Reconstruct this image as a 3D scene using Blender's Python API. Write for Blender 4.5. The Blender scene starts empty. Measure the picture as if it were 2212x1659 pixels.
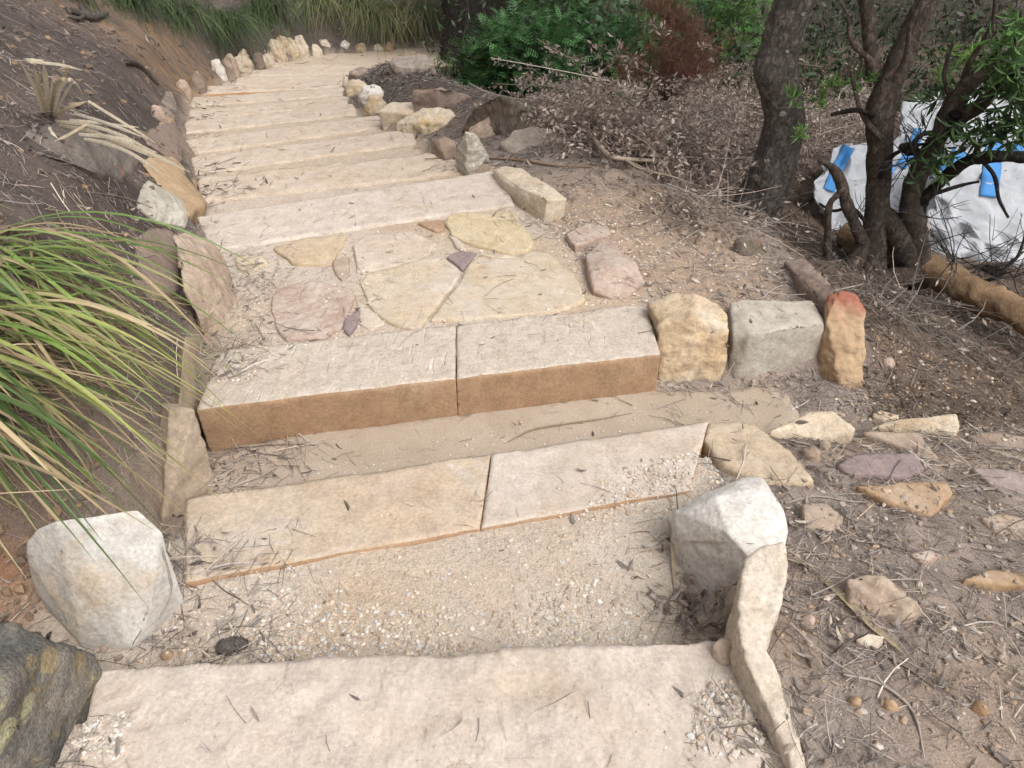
import bpy, bmesh, math, random
import numpy as np
from mathutils import Vector
from mathutils.bvhtree import BVHTree

random.seed(7)
RNG = np.random.default_rng(11)
SC = bpy.context.scene
COL = SC.collection

# ------------------------------------------------------------------ camera, sky, sun, exposure
CAM_H, F = 1.6, 1664.0            # eye height over the nearest step; focal length for a 2212 px wide frame
PITCH = math.radians(37)
cam_d = bpy.data.cameras.new('camera')
cam = bpy.data.objects.new('camera', cam_d); COL.objects.link(cam)
cam.location = (0, 0, CAM_H); cam.rotation_euler = (math.pi/2 - PITCH, 0, 0)
cam_d.sensor_width = 36; cam_d.lens = 36*F/2212; cam_d.clip_start = 0.05; cam_d.clip_end = 600
SC.camera = cam

SUN_EL, SUN_AZ = math.radians(52), math.radians(140)     # azimuth from +Y, positive to +X
world = bpy.data.worlds.new('World'); SC.world = world; world.use_nodes = True
wn = world.node_tree; wn.nodes.clear()
sky = wn.nodes.new('ShaderNodeTexSky'); sky.sky_type = 'NISHITA'; sky.sun_disc = False
sky.sun_elevation = SUN_EL; sky.sun_rotation = SUN_AZ; sky.dust_density = 4.0; sky.air_density = 1.0; sky.ozone_density = 1.0
hs = wn.nodes.new('ShaderNodeHueSaturation'); hs.inputs['Saturation'].default_value = 0.15   # overcast: a white sky
bg = wn.nodes.new('ShaderNodeBackground'); bg.inputs['Strength'].default_value = 0.12
wo = wn.nodes.new('ShaderNodeOutputWorld')
wn.links.new(sky.outputs[0], hs.inputs['Color']); wn.links.new(hs.outputs[0], bg.inputs[0]); wn.links.new(bg.outputs[0], wo.inputs[0])
sd = bpy.data.lights.new('sun', 'SUN'); sd.energy = 1.3; sd.angle = math.radians(32); sd.color = (1, .965, .945)
sun = bpy.data.objects.new('sun', sd); COL.objects.link(sun)
sdir = Vector((math.sin(SUN_AZ)*math.cos(SUN_EL), math.cos(SUN_AZ)*math.cos(SUN_EL), math.sin(SUN_EL)))
sun.rotation_euler = sdir.to_track_quat('Z', 'Y').to_euler()
SC.view_settings.view_transform = 'Standard'; SC.view_settings.look = 'None'
SC.view_settings.gamma = 1; SC.view_settings.use_curve_mapping = False
SC.view_settings.exposure = 0.76
SC.cycles.max_bounces = 6; SC.cycles.transparent_max_bounces = 4

# ------------------------------------------------------------------ layout helpers
CP, SP = math.sin(PITCH), math.cos(PITCH)
def ray(u, v):
    cx, cy = (u-1106)/F, -(v-829.5)/F
    return np.array([cx, cy*CP+SP, cy*SP-CP])
def P(u, v, z):
    d = ray(u, v); t = (z-CAM_H)/d[2]
    return np.array([0, 0, CAM_H]) + t*d
def PY(u, v, y):
    d = ray(u, v); return np.array([0, 0, CAM_H]) + d*(y/d[1])

# ------------------------------------------------------------------ noise
def _hash(ix, iy, iz, seed):
    h = (ix.astype(np.uint32)*np.uint32(374761393) + iy.astype(np.uint32)*np.uint32(668265263)
         + iz.astype(np.uint32)*np.uint32(2147483647) + np.uint32(seed)*np.uint32(1274126177))
    h = (h ^ (h >> np.uint32(13)))*np.uint32(1274126177)
    return h ^ (h >> np.uint32(16))
def pnoise(p, seed=0):
    p = np.asarray(p, float); i = np.floor(p).astype(np.int64); f = p-i
    w = f*f*f*(f*(f*6-15)+10); out = 0
    for dx in (0, 1):
        for dy in (0, 1):
            for dz in (0, 1):
                h = _hash(i[:, 0]+dx, i[:, 1]+dy, i[:, 2]+dz, seed)
                gx = (h & 255)/127.5-1; gy = ((h >> 8) & 255)/127.5-1; gz = ((h >> 16) & 255)/127.5-1
                d = gx*(f[:, 0]-dx)+gy*(f[:, 1]-dy)+gz*(f[:, 2]-dz)
                wt = (w[:, 0] if dx else 1-w[:, 0])*(w[:, 1] if dy else 1-w[:, 1])*(w[:, 2] if dz else 1-w[:, 2])
                out = out + d*wt
    return out
def fbm(p, octs=4, seed=0, gain=.5):
    a, s, o = 1., 0., 1.
    for k in range(octs):
        s = s + a*pnoise(np.asarray(p)*o, seed+k); a *= gain; o *= 2.03
    return s
def fbm2(x, y, f, octs=4, seed=0):
    return fbm(np.stack([x*f, y*f, np.zeros_like(x)], 1), octs, seed)
def sstep(a, b, x):
    t = np.clip((x-a)/(b-a), 0, 1); return t*t*(3-2*t)

# ------------------------------------------------------------------ materials
def nd(nt, typ, **kw):
    n = nt.nodes.new(typ)
    for k, v in kw.items():
        if k in n.inputs: n.inputs[k].default_value = v
        else: setattr(n, k, v)
    return n
def new_mat(name):
    m = bpy.data.materials.new(name); m.use_nodes = True; m.node_tree.nodes.clear()
    return m, m.node_tree
def mixc(nt, fac, a, b, mode='MIX'):
    n = nt.nodes.new('ShaderNodeMix'); n.data_type = 'RGBA'; n.blend_type = mode
    for idx, v in ((0, fac), (6, a), (7, b)):
        if hasattr(v, 'is_output') or isinstance(v, bpy.types.NodeSocket): nt.links.new(v, n.inputs[idx])
        else: n.inputs[idx].default_value = v if idx == 0 else (*v, 1) if len(v) == 3 else v
    return n.outputs[2]
def ramp(nt, src, a, b, lo=0., hi=1.):
    n = nd(nt, 'ShaderNodeMapRange'); n.inputs[1].default_value = a; n.inputs[2].default_value = b
    n.inputs[3].default_value = lo; n.inputs[4].default_value = hi; nt.links.new(src, n.inputs[0]); return n.outputs[0]
def noise(nt, vec, scale, detail=4, rough=.55, dist=0):
    n = nd(nt, 'ShaderNodeTexNoise', Scale=scale, Detail=detail, Roughness=rough, Distortion=dist)
    nt.links.new(vec, n.inputs['Vector']); return n.outputs[0]
def math_(nt, op, a, b=None):
    n = nt.nodes.new('ShaderNodeMath'); n.operation = op
    for i, v in enumerate((a, b)):
        if v is None: continue
        if isinstance(v, bpy.types.NodeSocket): nt.links.new(v, n.inputs[i])
        else: n.inputs[i].default_value = v
    return n.outputs[0]
def finish(nt, col, rough, height=None, bstr=.5, bdist=.01, spec=.3, trans=0):
    b = nd(nt, 'ShaderNodeBsdfPrincipled')
    b.inputs['Specular IOR Level'].default_value = spec
    if isinstance(rough, bpy.types.NodeSocket): nt.links.new(rough, b.inputs['Roughness'])
    else: b.inputs['Roughness'].default_value = rough
    if isinstance(col, bpy.types.NodeSocket): nt.links.new(col, b.inputs['Base Color'])
    else: b.inputs['Base Color'].default_value = (*col, 1)
    if height is not None:
        bp = nd(nt, 'ShaderNodeBump', Strength=bstr, Distance=bdist); nt.links.new(height, bp.inputs['Height'])
        nt.links.new(bp.outputs[0], b.inputs['Normal'])
    o = nt.nodes.new('ShaderNodeOutputMaterial'); out = b.outputs[0]
    if trans:
        t = nd(nt, 'ShaderNodeBsdfTranslucent')
        if isinstance(col, bpy.types.NodeSocket): nt.links.new(col, t.inputs[0])
        mx = nt.nodes.new('ShaderNodeMixShader'); mx.inputs[0].default_value = trans
        nt.links.new(out, mx.inputs[1]); nt.links.new(t.outputs[0], mx.inputs[2]); out = mx.outputs[0]
    nt.links.new(out, o.inputs[0])
def pos(nt, off=(0, 0, 0), scl=(1, 1, 1), rot=(0, 0, 0)):
    g = nt.nodes.new('ShaderNodeNewGeometry'); m = nt.nodes.new('ShaderNodeMapping')
    m.inputs['Location'].default_value = off; m.inputs['Scale'].default_value = scl; m.inputs['Rotation'].default_value = rot
    nt.links.new(g.outputs['Position'], m.inputs['Vector']); return m.outputs[0]
SAND = (.52, .445, .375)
MATS = {}
def rock_mat(name, c1, c2, c3=None, scale=5., bump=.6, band=0, bandrot=(0, .5, .3), dust=.35, stain=(.52, .68), pits=.25, fine=90., streak=0):
    """weathered sandstone: two base tones, a stain, optional bedding bands, speckle, sand dust lying on flat tops"""
    if name in MATS: return MATS[name]
    m, nt = new_mat(name); off = (random.uniform(0, 50), random.uniform(0, 50), 0)
    v = pos(nt, off)
    n1 = noise(nt, v, scale, 5, .6); col = mixc(nt, ramp(nt, n1, .35, .65), c1, c2)
    hgt = noise(nt, v, scale*7, 9, .72)
    if band:
        w = noise(nt, pos(nt, off, (1.2, 1.2, band), bandrot), 3., 4, .6, .4)
        col = mixc(nt, ramp(nt, w, .42, .6, 0, .55), col, tuple(x*.62 for x in c2))
        hgt = math_(nt, 'ADD', hgt, math_(nt, 'MULTIPLY', w, 1.2))
    if c3:
        n2 = noise(nt, pos(nt, (off[1], off[0], 3)), scale*.8, 6, .65, .6)
        col = mixc(nt, ramp(nt, n2, *stain, 0, .9), col, c3)
    n3 = noise(nt, v, fine, 3, .7); col = mixc(nt, 1., col, mixc(nt, ramp(nt, n3, .3, .7), (.80, .80, .80), (1.18, 1.17, 1.16)), 'MULTIPLY')
    if streak:                                            # short pale chisel strokes across the stone
        sn = noise(nt, pos(nt, off, (48, 7, 7), (0, 0, -.25)), 1., 2, .5); gate2 = ramp(nt, noise(nt, v, 5, 3), .45, .6)
        sk = math_(nt, 'MULTIPLY', ramp(nt, sn, .60, .68), gate2); col = mixc(nt, math_(nt, 'MULTIPLY', sk, .7), col, (.64,.58,.50)); hgt = math_(nt, 'SUBTRACT', hgt, math_(nt, 'MULTIPLY', sk, .5))
    mm = noise(nt, pos(nt, (off[0]+3, off[1], 5)), scale*4.6, 6, .72, .3); col = mixc(nt, 1., col, mixc(nt, ramp(nt, mm, .32, .68), (.80,.79,.78), (1.15,1.15,1.15)), 'MULTIPLY')
    if pits:
        vo = nd(nt, 'ShaderNodeTexVoronoi', Scale=fine*.55); nt.links.new(v, vo.inputs['Vector'])
        pk = ramp(nt, vo.outputs['Distance'], .10, .2, 1, 0); gate = ramp(nt, noise(nt, v, 22, 2), .5, .62)
        pk = math_(nt, 'MULTIPLY', pk, math_(nt, 'MULTIPLY', gate, pits*2))
        col = mixc(nt, pk, col, tuple(x*.5 for x in c2))
    if dust:
        g = nt.nodes.new('ShaderNodeNewGeometry'); sp = nt.nodes.new('ShaderNodeSeparateXYZ'); nt.links.new(g.outputs['Normal'], sp.inputs[0])
        dz = math_(nt, 'MULTIPLY', ramp(nt, sp.outputs[2], .75, .98), ramp(nt, noise(nt, v, 9, 6, .7), .42, .62, 0, dust))
        col = mixc(nt, dz, col, SAND)
    h2 = math_(nt, 'ADD', hgt, math_(nt, 'MULTIPLY', n3, .35))
    finish(nt, col, .92, h2, bump*.7, .012, .2)
    MATS[name] = m; return m
def vc_mat(name, rough=.8, trans=0., spec=.3, bump=0, vary=.2):
    """colour from the mesh's own colour attribute, with fine variation"""
    m, nt = new_mat(name); a = nt.nodes.new('ShaderNodeVertexColor'); a.layer_name = 'Col'
    n = noise(nt, pos(nt), 60, 3, .7)
    col = mixc(nt, 1., a.outputs[0], mixc(nt, ramp(nt, n, .3, .7), (1-vary,)*3, (1+vary,)*3), 'MULTIPLY')
    finish(nt, col, rough, n if bump else None, bump, .004, spec, trans)
    return m

# ------------------------------------------------------------------ mesh helpers
def make_mesh(name, V, T, cols=None, smooth=True):
    """V (n,3); T (m,3) triangles or (m,4) quads; cols per vertex (n,3)"""
    V = np.ascontiguousarray(V, np.float32); T = np.ascontiguousarray(T, np.int32); k = T.shape[1]
    me = bpy.data.meshes.new(name)
    me.vertices.add(len(V)); me.vertices.foreach_set('co', V.ravel())
    me.loops.add(T.size); me.loops.foreach_set('vertex_index', T.ravel())
    me.polygons.add(len(T)); me.polygons.foreach_set('loop_start', np.arange(len(T), dtype=np.int32)*k)
    me.polygons.foreach_set('use_smooth', np.full(len(T), smooth))
    me.update(calc_edges=True)
    if cols is not None:
        c = np.ones((len(V), 4), np.float32); c[:, :3] = cols
        at = me.color_attributes.new('Col', 'FLOAT_COLOR', 'POINT'); at.data.foreach_set('color', c.ravel())
    return me
def link(name, me, mat, parent=None, loc=None):
    o = bpy.data.objects.new(name, me); COL.objects.link(o)
    if me is not None and mat is not None and not me.materials: me.materials.append(mat)
    if parent is not None: o.parent = parent
    if loc is not None: o.location = loc
    return o
def tag(o, label=None, cat=None, group=None, kind=None):
    for k, v in (('label', label), ('category', cat), ('group', group), ('kind', kind)):
        if v: o[k] = v
    return o
def obj_at(name, V, T, mat, cols=None, parent=None, smooth=True, base=None):
    """mesh object whose origin is at the base of the thing (or at its parent's origin)"""
    V = np.asarray(V, float)
    if parent is not None: b = np.array(parent.location)
    else: b = np.array([V[:, 0].mean(), V[:, 1].mean(), V[:, 2].min()]) if base is None else np.array(base, float)
    o = link(name, make_mesh(name, V-b, T, cols, smooth), mat, parent)
    if parent is None: o.location = b
    return o
def empty(name, loc):
    o = bpy.data.objects.new(name, None); COL.objects.link(o); o.location = loc; o.empty_display_size = .1; return o
class Acc:
    """collects many small pieces into one mesh"""
    def __init__(s): s.V, s.T, s.C, s.n = [], [], [], 0
    def add(s, V, T, C):
        V = np.asarray(V, float); s.V.append(V); s.T.append(np.asarray(T, int)+s.n)
        C = np.asarray(C, float); s.C.append(np.tile(C, (len(V), 1)) if C.ndim == 1 else C); s.n += len(V)
    def add_many(s, VV, T, CC):
        """VV (k,n,3) alike pieces, T (m,3), CC (k,3)"""
        k, n, _ = VV.shape
        s.V.append(VV.reshape(-1, 3)); s.T.append((T[None]+np.arange(k)[:, None, None]*n).reshape(-1, T.shape[1])+s.n)
        s.C.append(np.repeat(CC, n, 0)); s.n += k*n
    def obj(s, name, mat, parent=None, smooth=False, base=None):
        return obj_at(name, np.concatenate(s.V), np.concatenate(s.T), mat, np.concatenate(s.C), parent, smooth, base)
BVHS = []
def remember(V, T):
    BVHS.append((np.asarray(V, float), np.asarray(T, int)))

# ------------------------------------------------------------------ the lie of the land
NOSE = [((437,383),(962,329)), ((418,340),(882,279)), ((405,303),(812,249)), ((405,262),(757,225)), ((410,238),(748,206)),
        ((418,210),(738,188)), ((453,185),(738,172)), ((517,166),(740,160)), ((549,150),(760,148)), ((597,137),(800,140))]
NZ = [-.30-.15*i for i in range(10)]
NOSE3 = [(P(*a, z), P(*b, z)) for (a, b), z in zip(NOSE, NZ)]
CENTRE = np.array([(-.2,-6,0),(-.2,0,0),(-.21,1.0,0),(-.2,1.2,-.15),(-.16,1.9,-.15),(-.28,2.55,-.15),(-.72,3.7,-.15),(-.88,4.14,-.15),(-1.21,4.93,-.3),(-1.56,5.76,-.45),
    (-1.93,6.55,-.6),(-2.29,7.42,-.75),(-2.53,8.21,-.9),(-2.8,9.1,-1.05),(-2.96,10,-1.2),(-3.0,10.9,-1.35),(-2.95,11.8,-1.5),(-2.7,12.5,-1.65),(-2.1,13.1,-1.72),(-1.2,13.5,-1.74),
    (.5,13.8,-1.8),(3,14.2,-1.9),(8,15,-2.1),(60,22,-4)])
LEFT = np.array([(-1.3,-8),(-1.3,.5),(-1.38,1.2),(-1.24,1.62),(-1.17,1.95),(-1.2,2.3),(-1.36,2.9),(-1.58,3.5),(-1.75,3.9),(-2.05,4.75),(-2.4,5.5),(-2.75,6.3),(-3.1,7.2),(-3.4,8),
    (-3.7,8.9),(-3.88,9.9),(-3.9,10.9),(-3.95,11.8),(-3.75,12.7),(-3.1,13.5),(-2,14.05),(0,14.5),(4,15),(9,16),(60,24)])
RIGHT = np.array([(.66,-8),(.64,.3),(.58,1.1),(.63,1.6),(.74,2.1),(.64,2.55),(.62,2.95),(.3,3.5),(.05,4),(-.03,4.45),(-.42,5.15),(-.8,6.05),(-1.17,6.87),(-1.52,7.67),(-1.74,8.46),(-1.94,9.3),
    (-2.1,10.1),(-2.2,10.95),(-2.2,11.6),(-1.95,12.2),(-1.5,12.6),(-.8,12.9),(1,13.2),(5,13.8),(9,14.5),(60,21)])
def sdist(pl, x, y):
    """signed distance to an open polyline, positive on its left; also the interpolated third column"""
    best = np.full(x.shape, 1e9); sgn = np.ones_like(x); zz = np.zeros_like(x)
    for a, b in zip(pl[:-1], pl[1:]):
        dx, dy = b[0]-a[0], b[1]-a[1]; l2 = dx*dx+dy*dy
        t = np.clip(((x-a[0])*dx+(y-a[1])*dy)/l2, 0, 1)
        ex, ey = x-(a[0]+t*dx), y-(a[1]+t*dy); d = ex*ex+ey*ey
        m = d < best
        best = np.where(m, d, best); sgn = np.where(m, np.sign(dx*ey-dy*ex), sgn)
        if pl.shape[1] > 2: zz = np.where(m, a[2]+t*(b[2]-a[2]), zz)
    return np.sqrt(best)*sgn, zz
def beyond(a, b, x, y, shift=0):
    """distance past the line a->b (a left, b right), away from the viewer"""
    dx, dy = b[0]-a[0], b[1]-a[1]; L = math.hypot(dx, dy)
    return (-(x-a[0])*dy+(y-a[1])*dx)/L - shift
S1 = (P(200,1440,0), P(1580,1372,0)); S2B = (P(400,1075,-.12), P(1530,905,-.12)); S3F = (P(425,885,-.15), P(1430,762,-.15)); S4B = (P(425,465,-.15), P(1075,365,-.15))
def terrain(x, y, rough=True):
    x = np.asarray(x, float); y = np.asarray(y, float)
    dl, _ = sdist(LEFT, x, y); dr, _ = sdist(RIGHT, x, y); dr = -dr
    _, zs = sdist(CENTRE, x, y)
    # the treads
    zp = np.full(x.shape, -.012)
    zp = np.where(beyond(*S1, x, y, -.12) > 0, -.160+.027*sstep(.1, .5, beyond(*S1, x, y)), zp)
    zp = np.where(beyond(*S2B, x, y, -.15) > 0, -.355, zp)
    zp = np.where(beyond(*S3F, x, y, .15) > 0, -.160, zp)
    zp = np.where(beyond(*S4B, x, y, -.12) > 0, -.31, zp)
    for k, (a, b) in enumerate(NOSE3):
        zp = np.where(beyond(a, b, x, y, -.12) > 0, -.3-.15*(k+1)-.01 if k < 9 else zs-.02, zp)
    # the bank on the left
    d = np.maximum(dl, 0)
    near = sstep(3.2, 1.8, y)
    bank = .38*sstep(-.02, .4+.0*d, d) + .80*np.maximum(d-.22, 0) - .45*np.maximum(d-3.2, 0)
    bank = bank*(1-.25*sstep(11, 13, y)) + .05
    bank = bank + near*.12*sstep(.05, .2, d)
    zl = zs + bank
    # the right-hand side
    dd = np.maximum(dr, 0)
    A = np.interp(y, [-8, .6, 1.0, 1.5, 2.0, 2.35, 2.7, 3.6], [.06, .04, .0, -.08, -.19, -.31, -.34, -.40]) - .10*np.maximum(x-1.1, 0)
    A = A + .10*sstep(.35, 0, dd)*sstep(1.7, 1.2, y)*0
    B = zs - .02 + .07*sstep(0, .4, dd)*sstep(3.3, 4.3, y) + .10*sstep(4.5, 6, y)*sstep(.1, .7, dd) - .42*np.clip(dd-.75, 0, 1.25) - .06*np.clip(dd-2, 0, 12)
    f = y-(2.60+.12*(x-.6)); wd = .05+.5*sstep(1.35, 2.2, x)
    zr = A+(B-A)*sstep(-wd, wd, f)
    z = np.where(dl > 0, zl, np.where(dr > 0, zr, zp))
    # soften the edges of the tread strip
    m = (dr > -.08) & (dr <= 0) & (np.abs(zr-zp) < .12); z = np.where(m, zp+(zr-zp)*sstep(-.08, 0, dr), z)
    chan = sstep(.07, 0, np.abs(y-(2.37+.16*(x-1.0)))-.17)*sstep(1.55, 1.3, x)*(x > .5)
    z = z+(np.minimum(z, -.352)-z)*chan
    if rough:
        off = np.where((dl > 0) | (dr > .02), 1., .25)
        z = z + off*(.022*fbm2(x, y, 2.2, 3, 3)*np.clip(np.abs(np.where(dl > 0, dl, dr))*4, .3, 2.2) + .012*fbm2(x, y, 11, 4, 9))
        z = z + np.where(dl > 0, .05*np.abs(fbm2(x, y, 3.1, 4, 21))*sstep(.1, .5, dl), 0)
    return z
def hit(u, v):
    """where the sight line through a picture point meets the land"""
    d = ray(u, v); t = np.concatenate([np.arange(.6, 12, .01), np.arange(12, 60, .05)])
    p = np.array([0, 0, CAM_H])+t[:, None]*d
    h = terrain(p[:, 0], p[:, 1], False); i = np.argmax(p[:, 2] < h)
    return p[i]

# ------------------------------------------------------------------ ground and path (one sheet, cut along the edge of the path)
def axis(pts):
    out = []
    for (a, b, s0, s1) in pts:
        x = a
        while x < b-1e-6:
            out.append(x); x += s0+(s1-s0)*(x-a)/(b-a)
    out.append(pts[-1][1]); return np.array(out)
gx = axis([(-200,-20,30,8),(-20,-6,2,.25),(-6,-2.4,.12,.035),(-2.4,-1.5,.035,.014),(-1.5,2.4,.018,.021),(2.4,5,.03,.12),(5,20,.2,2),(20,200,8,40)])
gy = axis([(-60,-4,15,1),(-4,.4,.4,.06),(.4,3,.017,.02),(3,6,.02,.036),(6,14.5,.03,.06),(14.5,22,.15,.6),(22,260,3,40)])
GX, GY = np.meshgrid(gx, gy); fx, fy = GX.ravel(), GY.ravel(); fz = terrain(fx, fy)
GV = np.stack([fx, fy, fz], 1)
nxg, nyg = len(gx), len(gy)
ii = (np.arange(nyg-1)[:, None]*nxg+np.arange(nxg-1)[None]).ravel()
GQ = np.stack([ii, ii+1, ii+1+nxg, ii+nxg], 1)
dlg, _ = sdist(LEFT, fx, fy); drg, _ = sdist(RIGHT, fx, fy); drg = -drg
n1, n2, n3 = fbm2(fx, fy, 1.3, 4, 40), fbm2(fx, fy, 5, 4, 41), fbm2(fx, fy, 22, 3, 42)
def lerp(a, b, t): return np.asarray(a)*(1-t[:, None])+np.asarray(b)*t[:, None]
def blob(u, v, r, sx=1., sy=1.):
    h = hit(u, v); return np.exp(-(((fx-h[0])/(r*sx))**2+((fy-h[1])/(r*sy))**2))
c_path = lerp((.50,.415,.335), (.55,.48,.405), np.clip(.5+n2, 0, 1)); c_path = lerp(c_path, (.42,.27,.14), np.clip(.08+n1*.9, 0, .4))
c_path = lerp(c_path, (.485,.39,.295), sstep(4.0, 5.5, fy)*.75)
far_or = np.clip(blob(500, 200, .7, 1.3, .6), 0, 1); c_path = lerp(c_path, (.40,.20,.085), np.clip(far_or*.8*(1+n2), 0, .85))
c_left = lerp((.12,.096,.084), (.07,.056,.05), np.clip(.45+n2*1.2, 0, 1)); c_left = lerp(c_left, (.19,.143,.118), np.clip(n1*1.3, 0, .8))
och = np.clip(blob(350, 130, .8, .9, 1.6)*1.1+blob(420, 165, .45)*.6, 0, 1); c_left = lerp(c_left, (.26,.165,.095), np.clip(och*(.55+n3*1.5+n2*.8), 0, .85))
nearb = sstep(2.6, 1.9, fy); c_left = lerp(c_left, lerp((.27,.21,.17), (.20,.155,.125), np.clip(.5+n2*1.3, 0, 1)), nearb*.9)
redb = np.clip(blob(20, 1330, .12, 1.2, 1.0)+blob(60, 1290, .1), 0, 1); c_left = lerp(c_left, (.30,.15,.075), redb*.7)
c_right = lerp((.31,.253,.217), (.225,.184,.158), np.clip(.5+n2*1.3, 0, 1)); c_right = lerp(c_right, (.38,.285,.215), np.clip(.12+n1*1.7, 0, .85))
sandy = np.clip(blob(1330, 470, .55, 1, .8)+blob(1300, 600, .5, 1, .6)+blob(1500, 600, .35)+blob(1450, 480, .5)*.7, 0, 1); c_right = lerp(c_right, (.42,.31,.225), np.clip(sandy*(.8+n3), 0, .95))
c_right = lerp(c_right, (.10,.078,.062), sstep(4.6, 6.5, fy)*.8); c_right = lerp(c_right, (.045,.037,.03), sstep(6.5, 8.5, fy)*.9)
c_right = lerp(c_right, (.125,.09,.068), sstep(1.25, 1.75, fx+.25*n1)*sstep(2.1, 2.6, fy)*.92)  # shade under the right-hand trees, painted into the earth colour
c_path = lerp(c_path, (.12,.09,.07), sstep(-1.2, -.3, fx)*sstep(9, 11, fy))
far_shade = sstep(8.5, 10, fy)*sstep(-1.0, .3, fx); c_left = lerp(c_left, (.045,.037,.03), far_shade*.9)  # dark humus, with the shade of the far wood painted in
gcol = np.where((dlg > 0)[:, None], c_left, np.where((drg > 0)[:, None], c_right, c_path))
e = sstep(-.12, .1, drg+.08*n2); gcol = np.where(((drg > -.12) & (drg < .1) & (dlg < 0))[:, None], lerp(c_path, c_right, e), gcol)
e = sstep(-.14, .02, dlg+.08*n2); gcol = np.where(((dlg > -.14) & (dlg < .02))[:, None], lerp(c_path, c_left, e*.85), gcol)
def ground_mat():
    m, nt = new_mat('earth'); a = nt.nodes.new('ShaderNodeVertexColor'); a.layer_name = 'Col'; v = pos(nt)
    f1, f2, f3 = noise(nt, v, 38, 5, .7), noise(nt, v, 150, 4, .75), noise(nt, v, 9, 4, .6)
    col = mixc(nt, 1., a.outputs[0], mixc(nt, ramp(nt, f1, .3, .7), (.84,.84,.85), (1.14,1.13,1.12)), 'MULTIPLY')
    col = mixc(nt, 1., col, mixc(nt, ramp(nt, f2, .3, .7), (.72,.72,.72), (1.28,1.28,1.28)), 'MULTIPLY')
    vo = nd(nt, 'ShaderNodeTexVoronoi', Scale=85.); nt.links.new(v, vo.inputs['Vector'])
    pk = math_(nt, 'MULTIPLY', ramp(nt, vo.outputs['Distance'], .18, .3, 1, 0), ramp(nt, f3, .48, .6))
    col = mixc(nt, math_(nt, 'MULTIPLY', pk, .55), col, (.5,.43,.34))
    h = math_(nt, 'ADD', f1, math_(nt, 'ADD', math_(nt, 'MULTIPLY', f2, .5), math_(nt, 'MULTIPLY', pk, .5)))
    finish(nt, col, .95, h, .8, .012, .15); return m
EARTH = ground_mat()
qc = GQ; inside = (dlg[qc].mean(1) < 0) & (drg[qc].mean(1) < 0) & (fy[qc].mean(1) > .2) & (fx[qc].mean(1) < -.5)
def submesh(name, mask):
    q = GQ[mask]; used, inv = np.unique(q, return_inverse=True)
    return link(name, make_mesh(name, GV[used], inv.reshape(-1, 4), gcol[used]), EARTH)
ground = tag(submesh('ground', ~inside), 'brown litter strewn earth bank and slope beside the steps', kind='structure')
path = tag(submesh('path', inside), 'sandy stepped footpath running down through the bush', kind='structure')
sel = (fx[qc[:, 0]] > -7) & (fx[qc[:, 0]] < 7) & (fy[qc[:, 0]] > .3) & (fy[qc[:, 0]] < 16)
remember(GV, np.concatenate([GQ[sel][:, :3], GQ[sel][:, [0, 2, 3]]]))

# ------------------------------------------------------------------ stones
def refine(bm, res, rounds=9):
    for _ in range(rounds):
        es = [e for e in bm.edges if e.calc_length() > res]
        if not es: break
        bmesh.ops.subdivide_edges(bm, edges=es, cuts=1, use_grid_fill=True)
        bmesh.ops.triangulate(bm, faces=[f for f in bm.faces if len(f.verts) > 3])
def shaped(bm, res, smooth, amps, seed, grow=True, flatside=False):
    """refine, round off the arrises, roughen with noise; returns vertices and triangles"""
    bmesh.ops.triangulate(bm, faces=bm.faces[:]); refine(bm, res)
    b0 = np.array([v.co for v in bm.verts])
    for _ in range(smooth): bmesh.ops.smooth_vert(bm, verts=bm.verts[:], factor=.5, use_axis_x=True, use_axis_y=True, use_axis_z=True)
    bm.normal_update()
    V = np.array([v.co for v in bm.verts]); Nn = np.array([v.normal for v in bm.verts])
    if grow:
        lo, hi, l2, h2 = b0.min(0), b0.max(0), V.min(0), V.max(0)
        V = (V-(l2+h2)/2)*((hi-lo)/np.maximum(h2-l2, 1e-6))+(lo+hi)/2
    T = np.array([[v.index for v in f.verts] for f in bm.faces])
    side_f = 1. if not flatside else .2+.8*sstep(.4, .9, np.abs(Nn[:, 2]))
    for k, (amp, fr, oc) in enumerate(amps):
        n = fbm(V*fr+seed*1.7, abs(oc), seed+k*7)
        if oc < 0:                                        # flaking: the skin of the stone comes off in thin steps
            q = n*3.2; fl = np.floor(q); n = (fl+sstep(.75, 1., q-fl))/3.2
        V = V+Nn*(amp*n*side_f)[:, None]
    return V, T
def hull_bm(pts):
    bm = bmesh.new(); vs = [bm.verts.new(p) for p in pts]
    r = bmesh.ops.convex_hull(bm, input=vs)
    dead = [g for g in r['geom_interior'] if isinstance(g, bmesh.types.BMVert)]
    bmesh.ops.delete(bm, geom=list(set(dead)), context='VERTS')
    lone = [v for v in bm.verts if not v.link_faces]
    if lone: bmesh.ops.delete(bm, geom=lone, context='VERTS')
    bmesh.ops.recalc_face_normals(bm, faces=bm.faces[:]); bm.verts.index_update(); return bm
def prism_bm(top, depth, flare=0.):
    bm = bmesh.new(); c = np.mean(top, 0)
    a = [bm.verts.new(p) for p in top]
    b = [bm.verts.new((p[0]+(p[0]-c[0])*flare, p[1]+(p[1]-c[1])*flare, p[2]-depth)) for p in top]
    n = len(a); bm.faces.new(a); bm.faces.new(b[::-1])
    for i in range(n): bm.faces.new((a[(i+1) % n], a[i], b[i], b[(i+1) % n]))
    bmesh.ops.recalc_face_normals(bm, faces=bm.faces[:]); return bm
SEED = [100]
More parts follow.
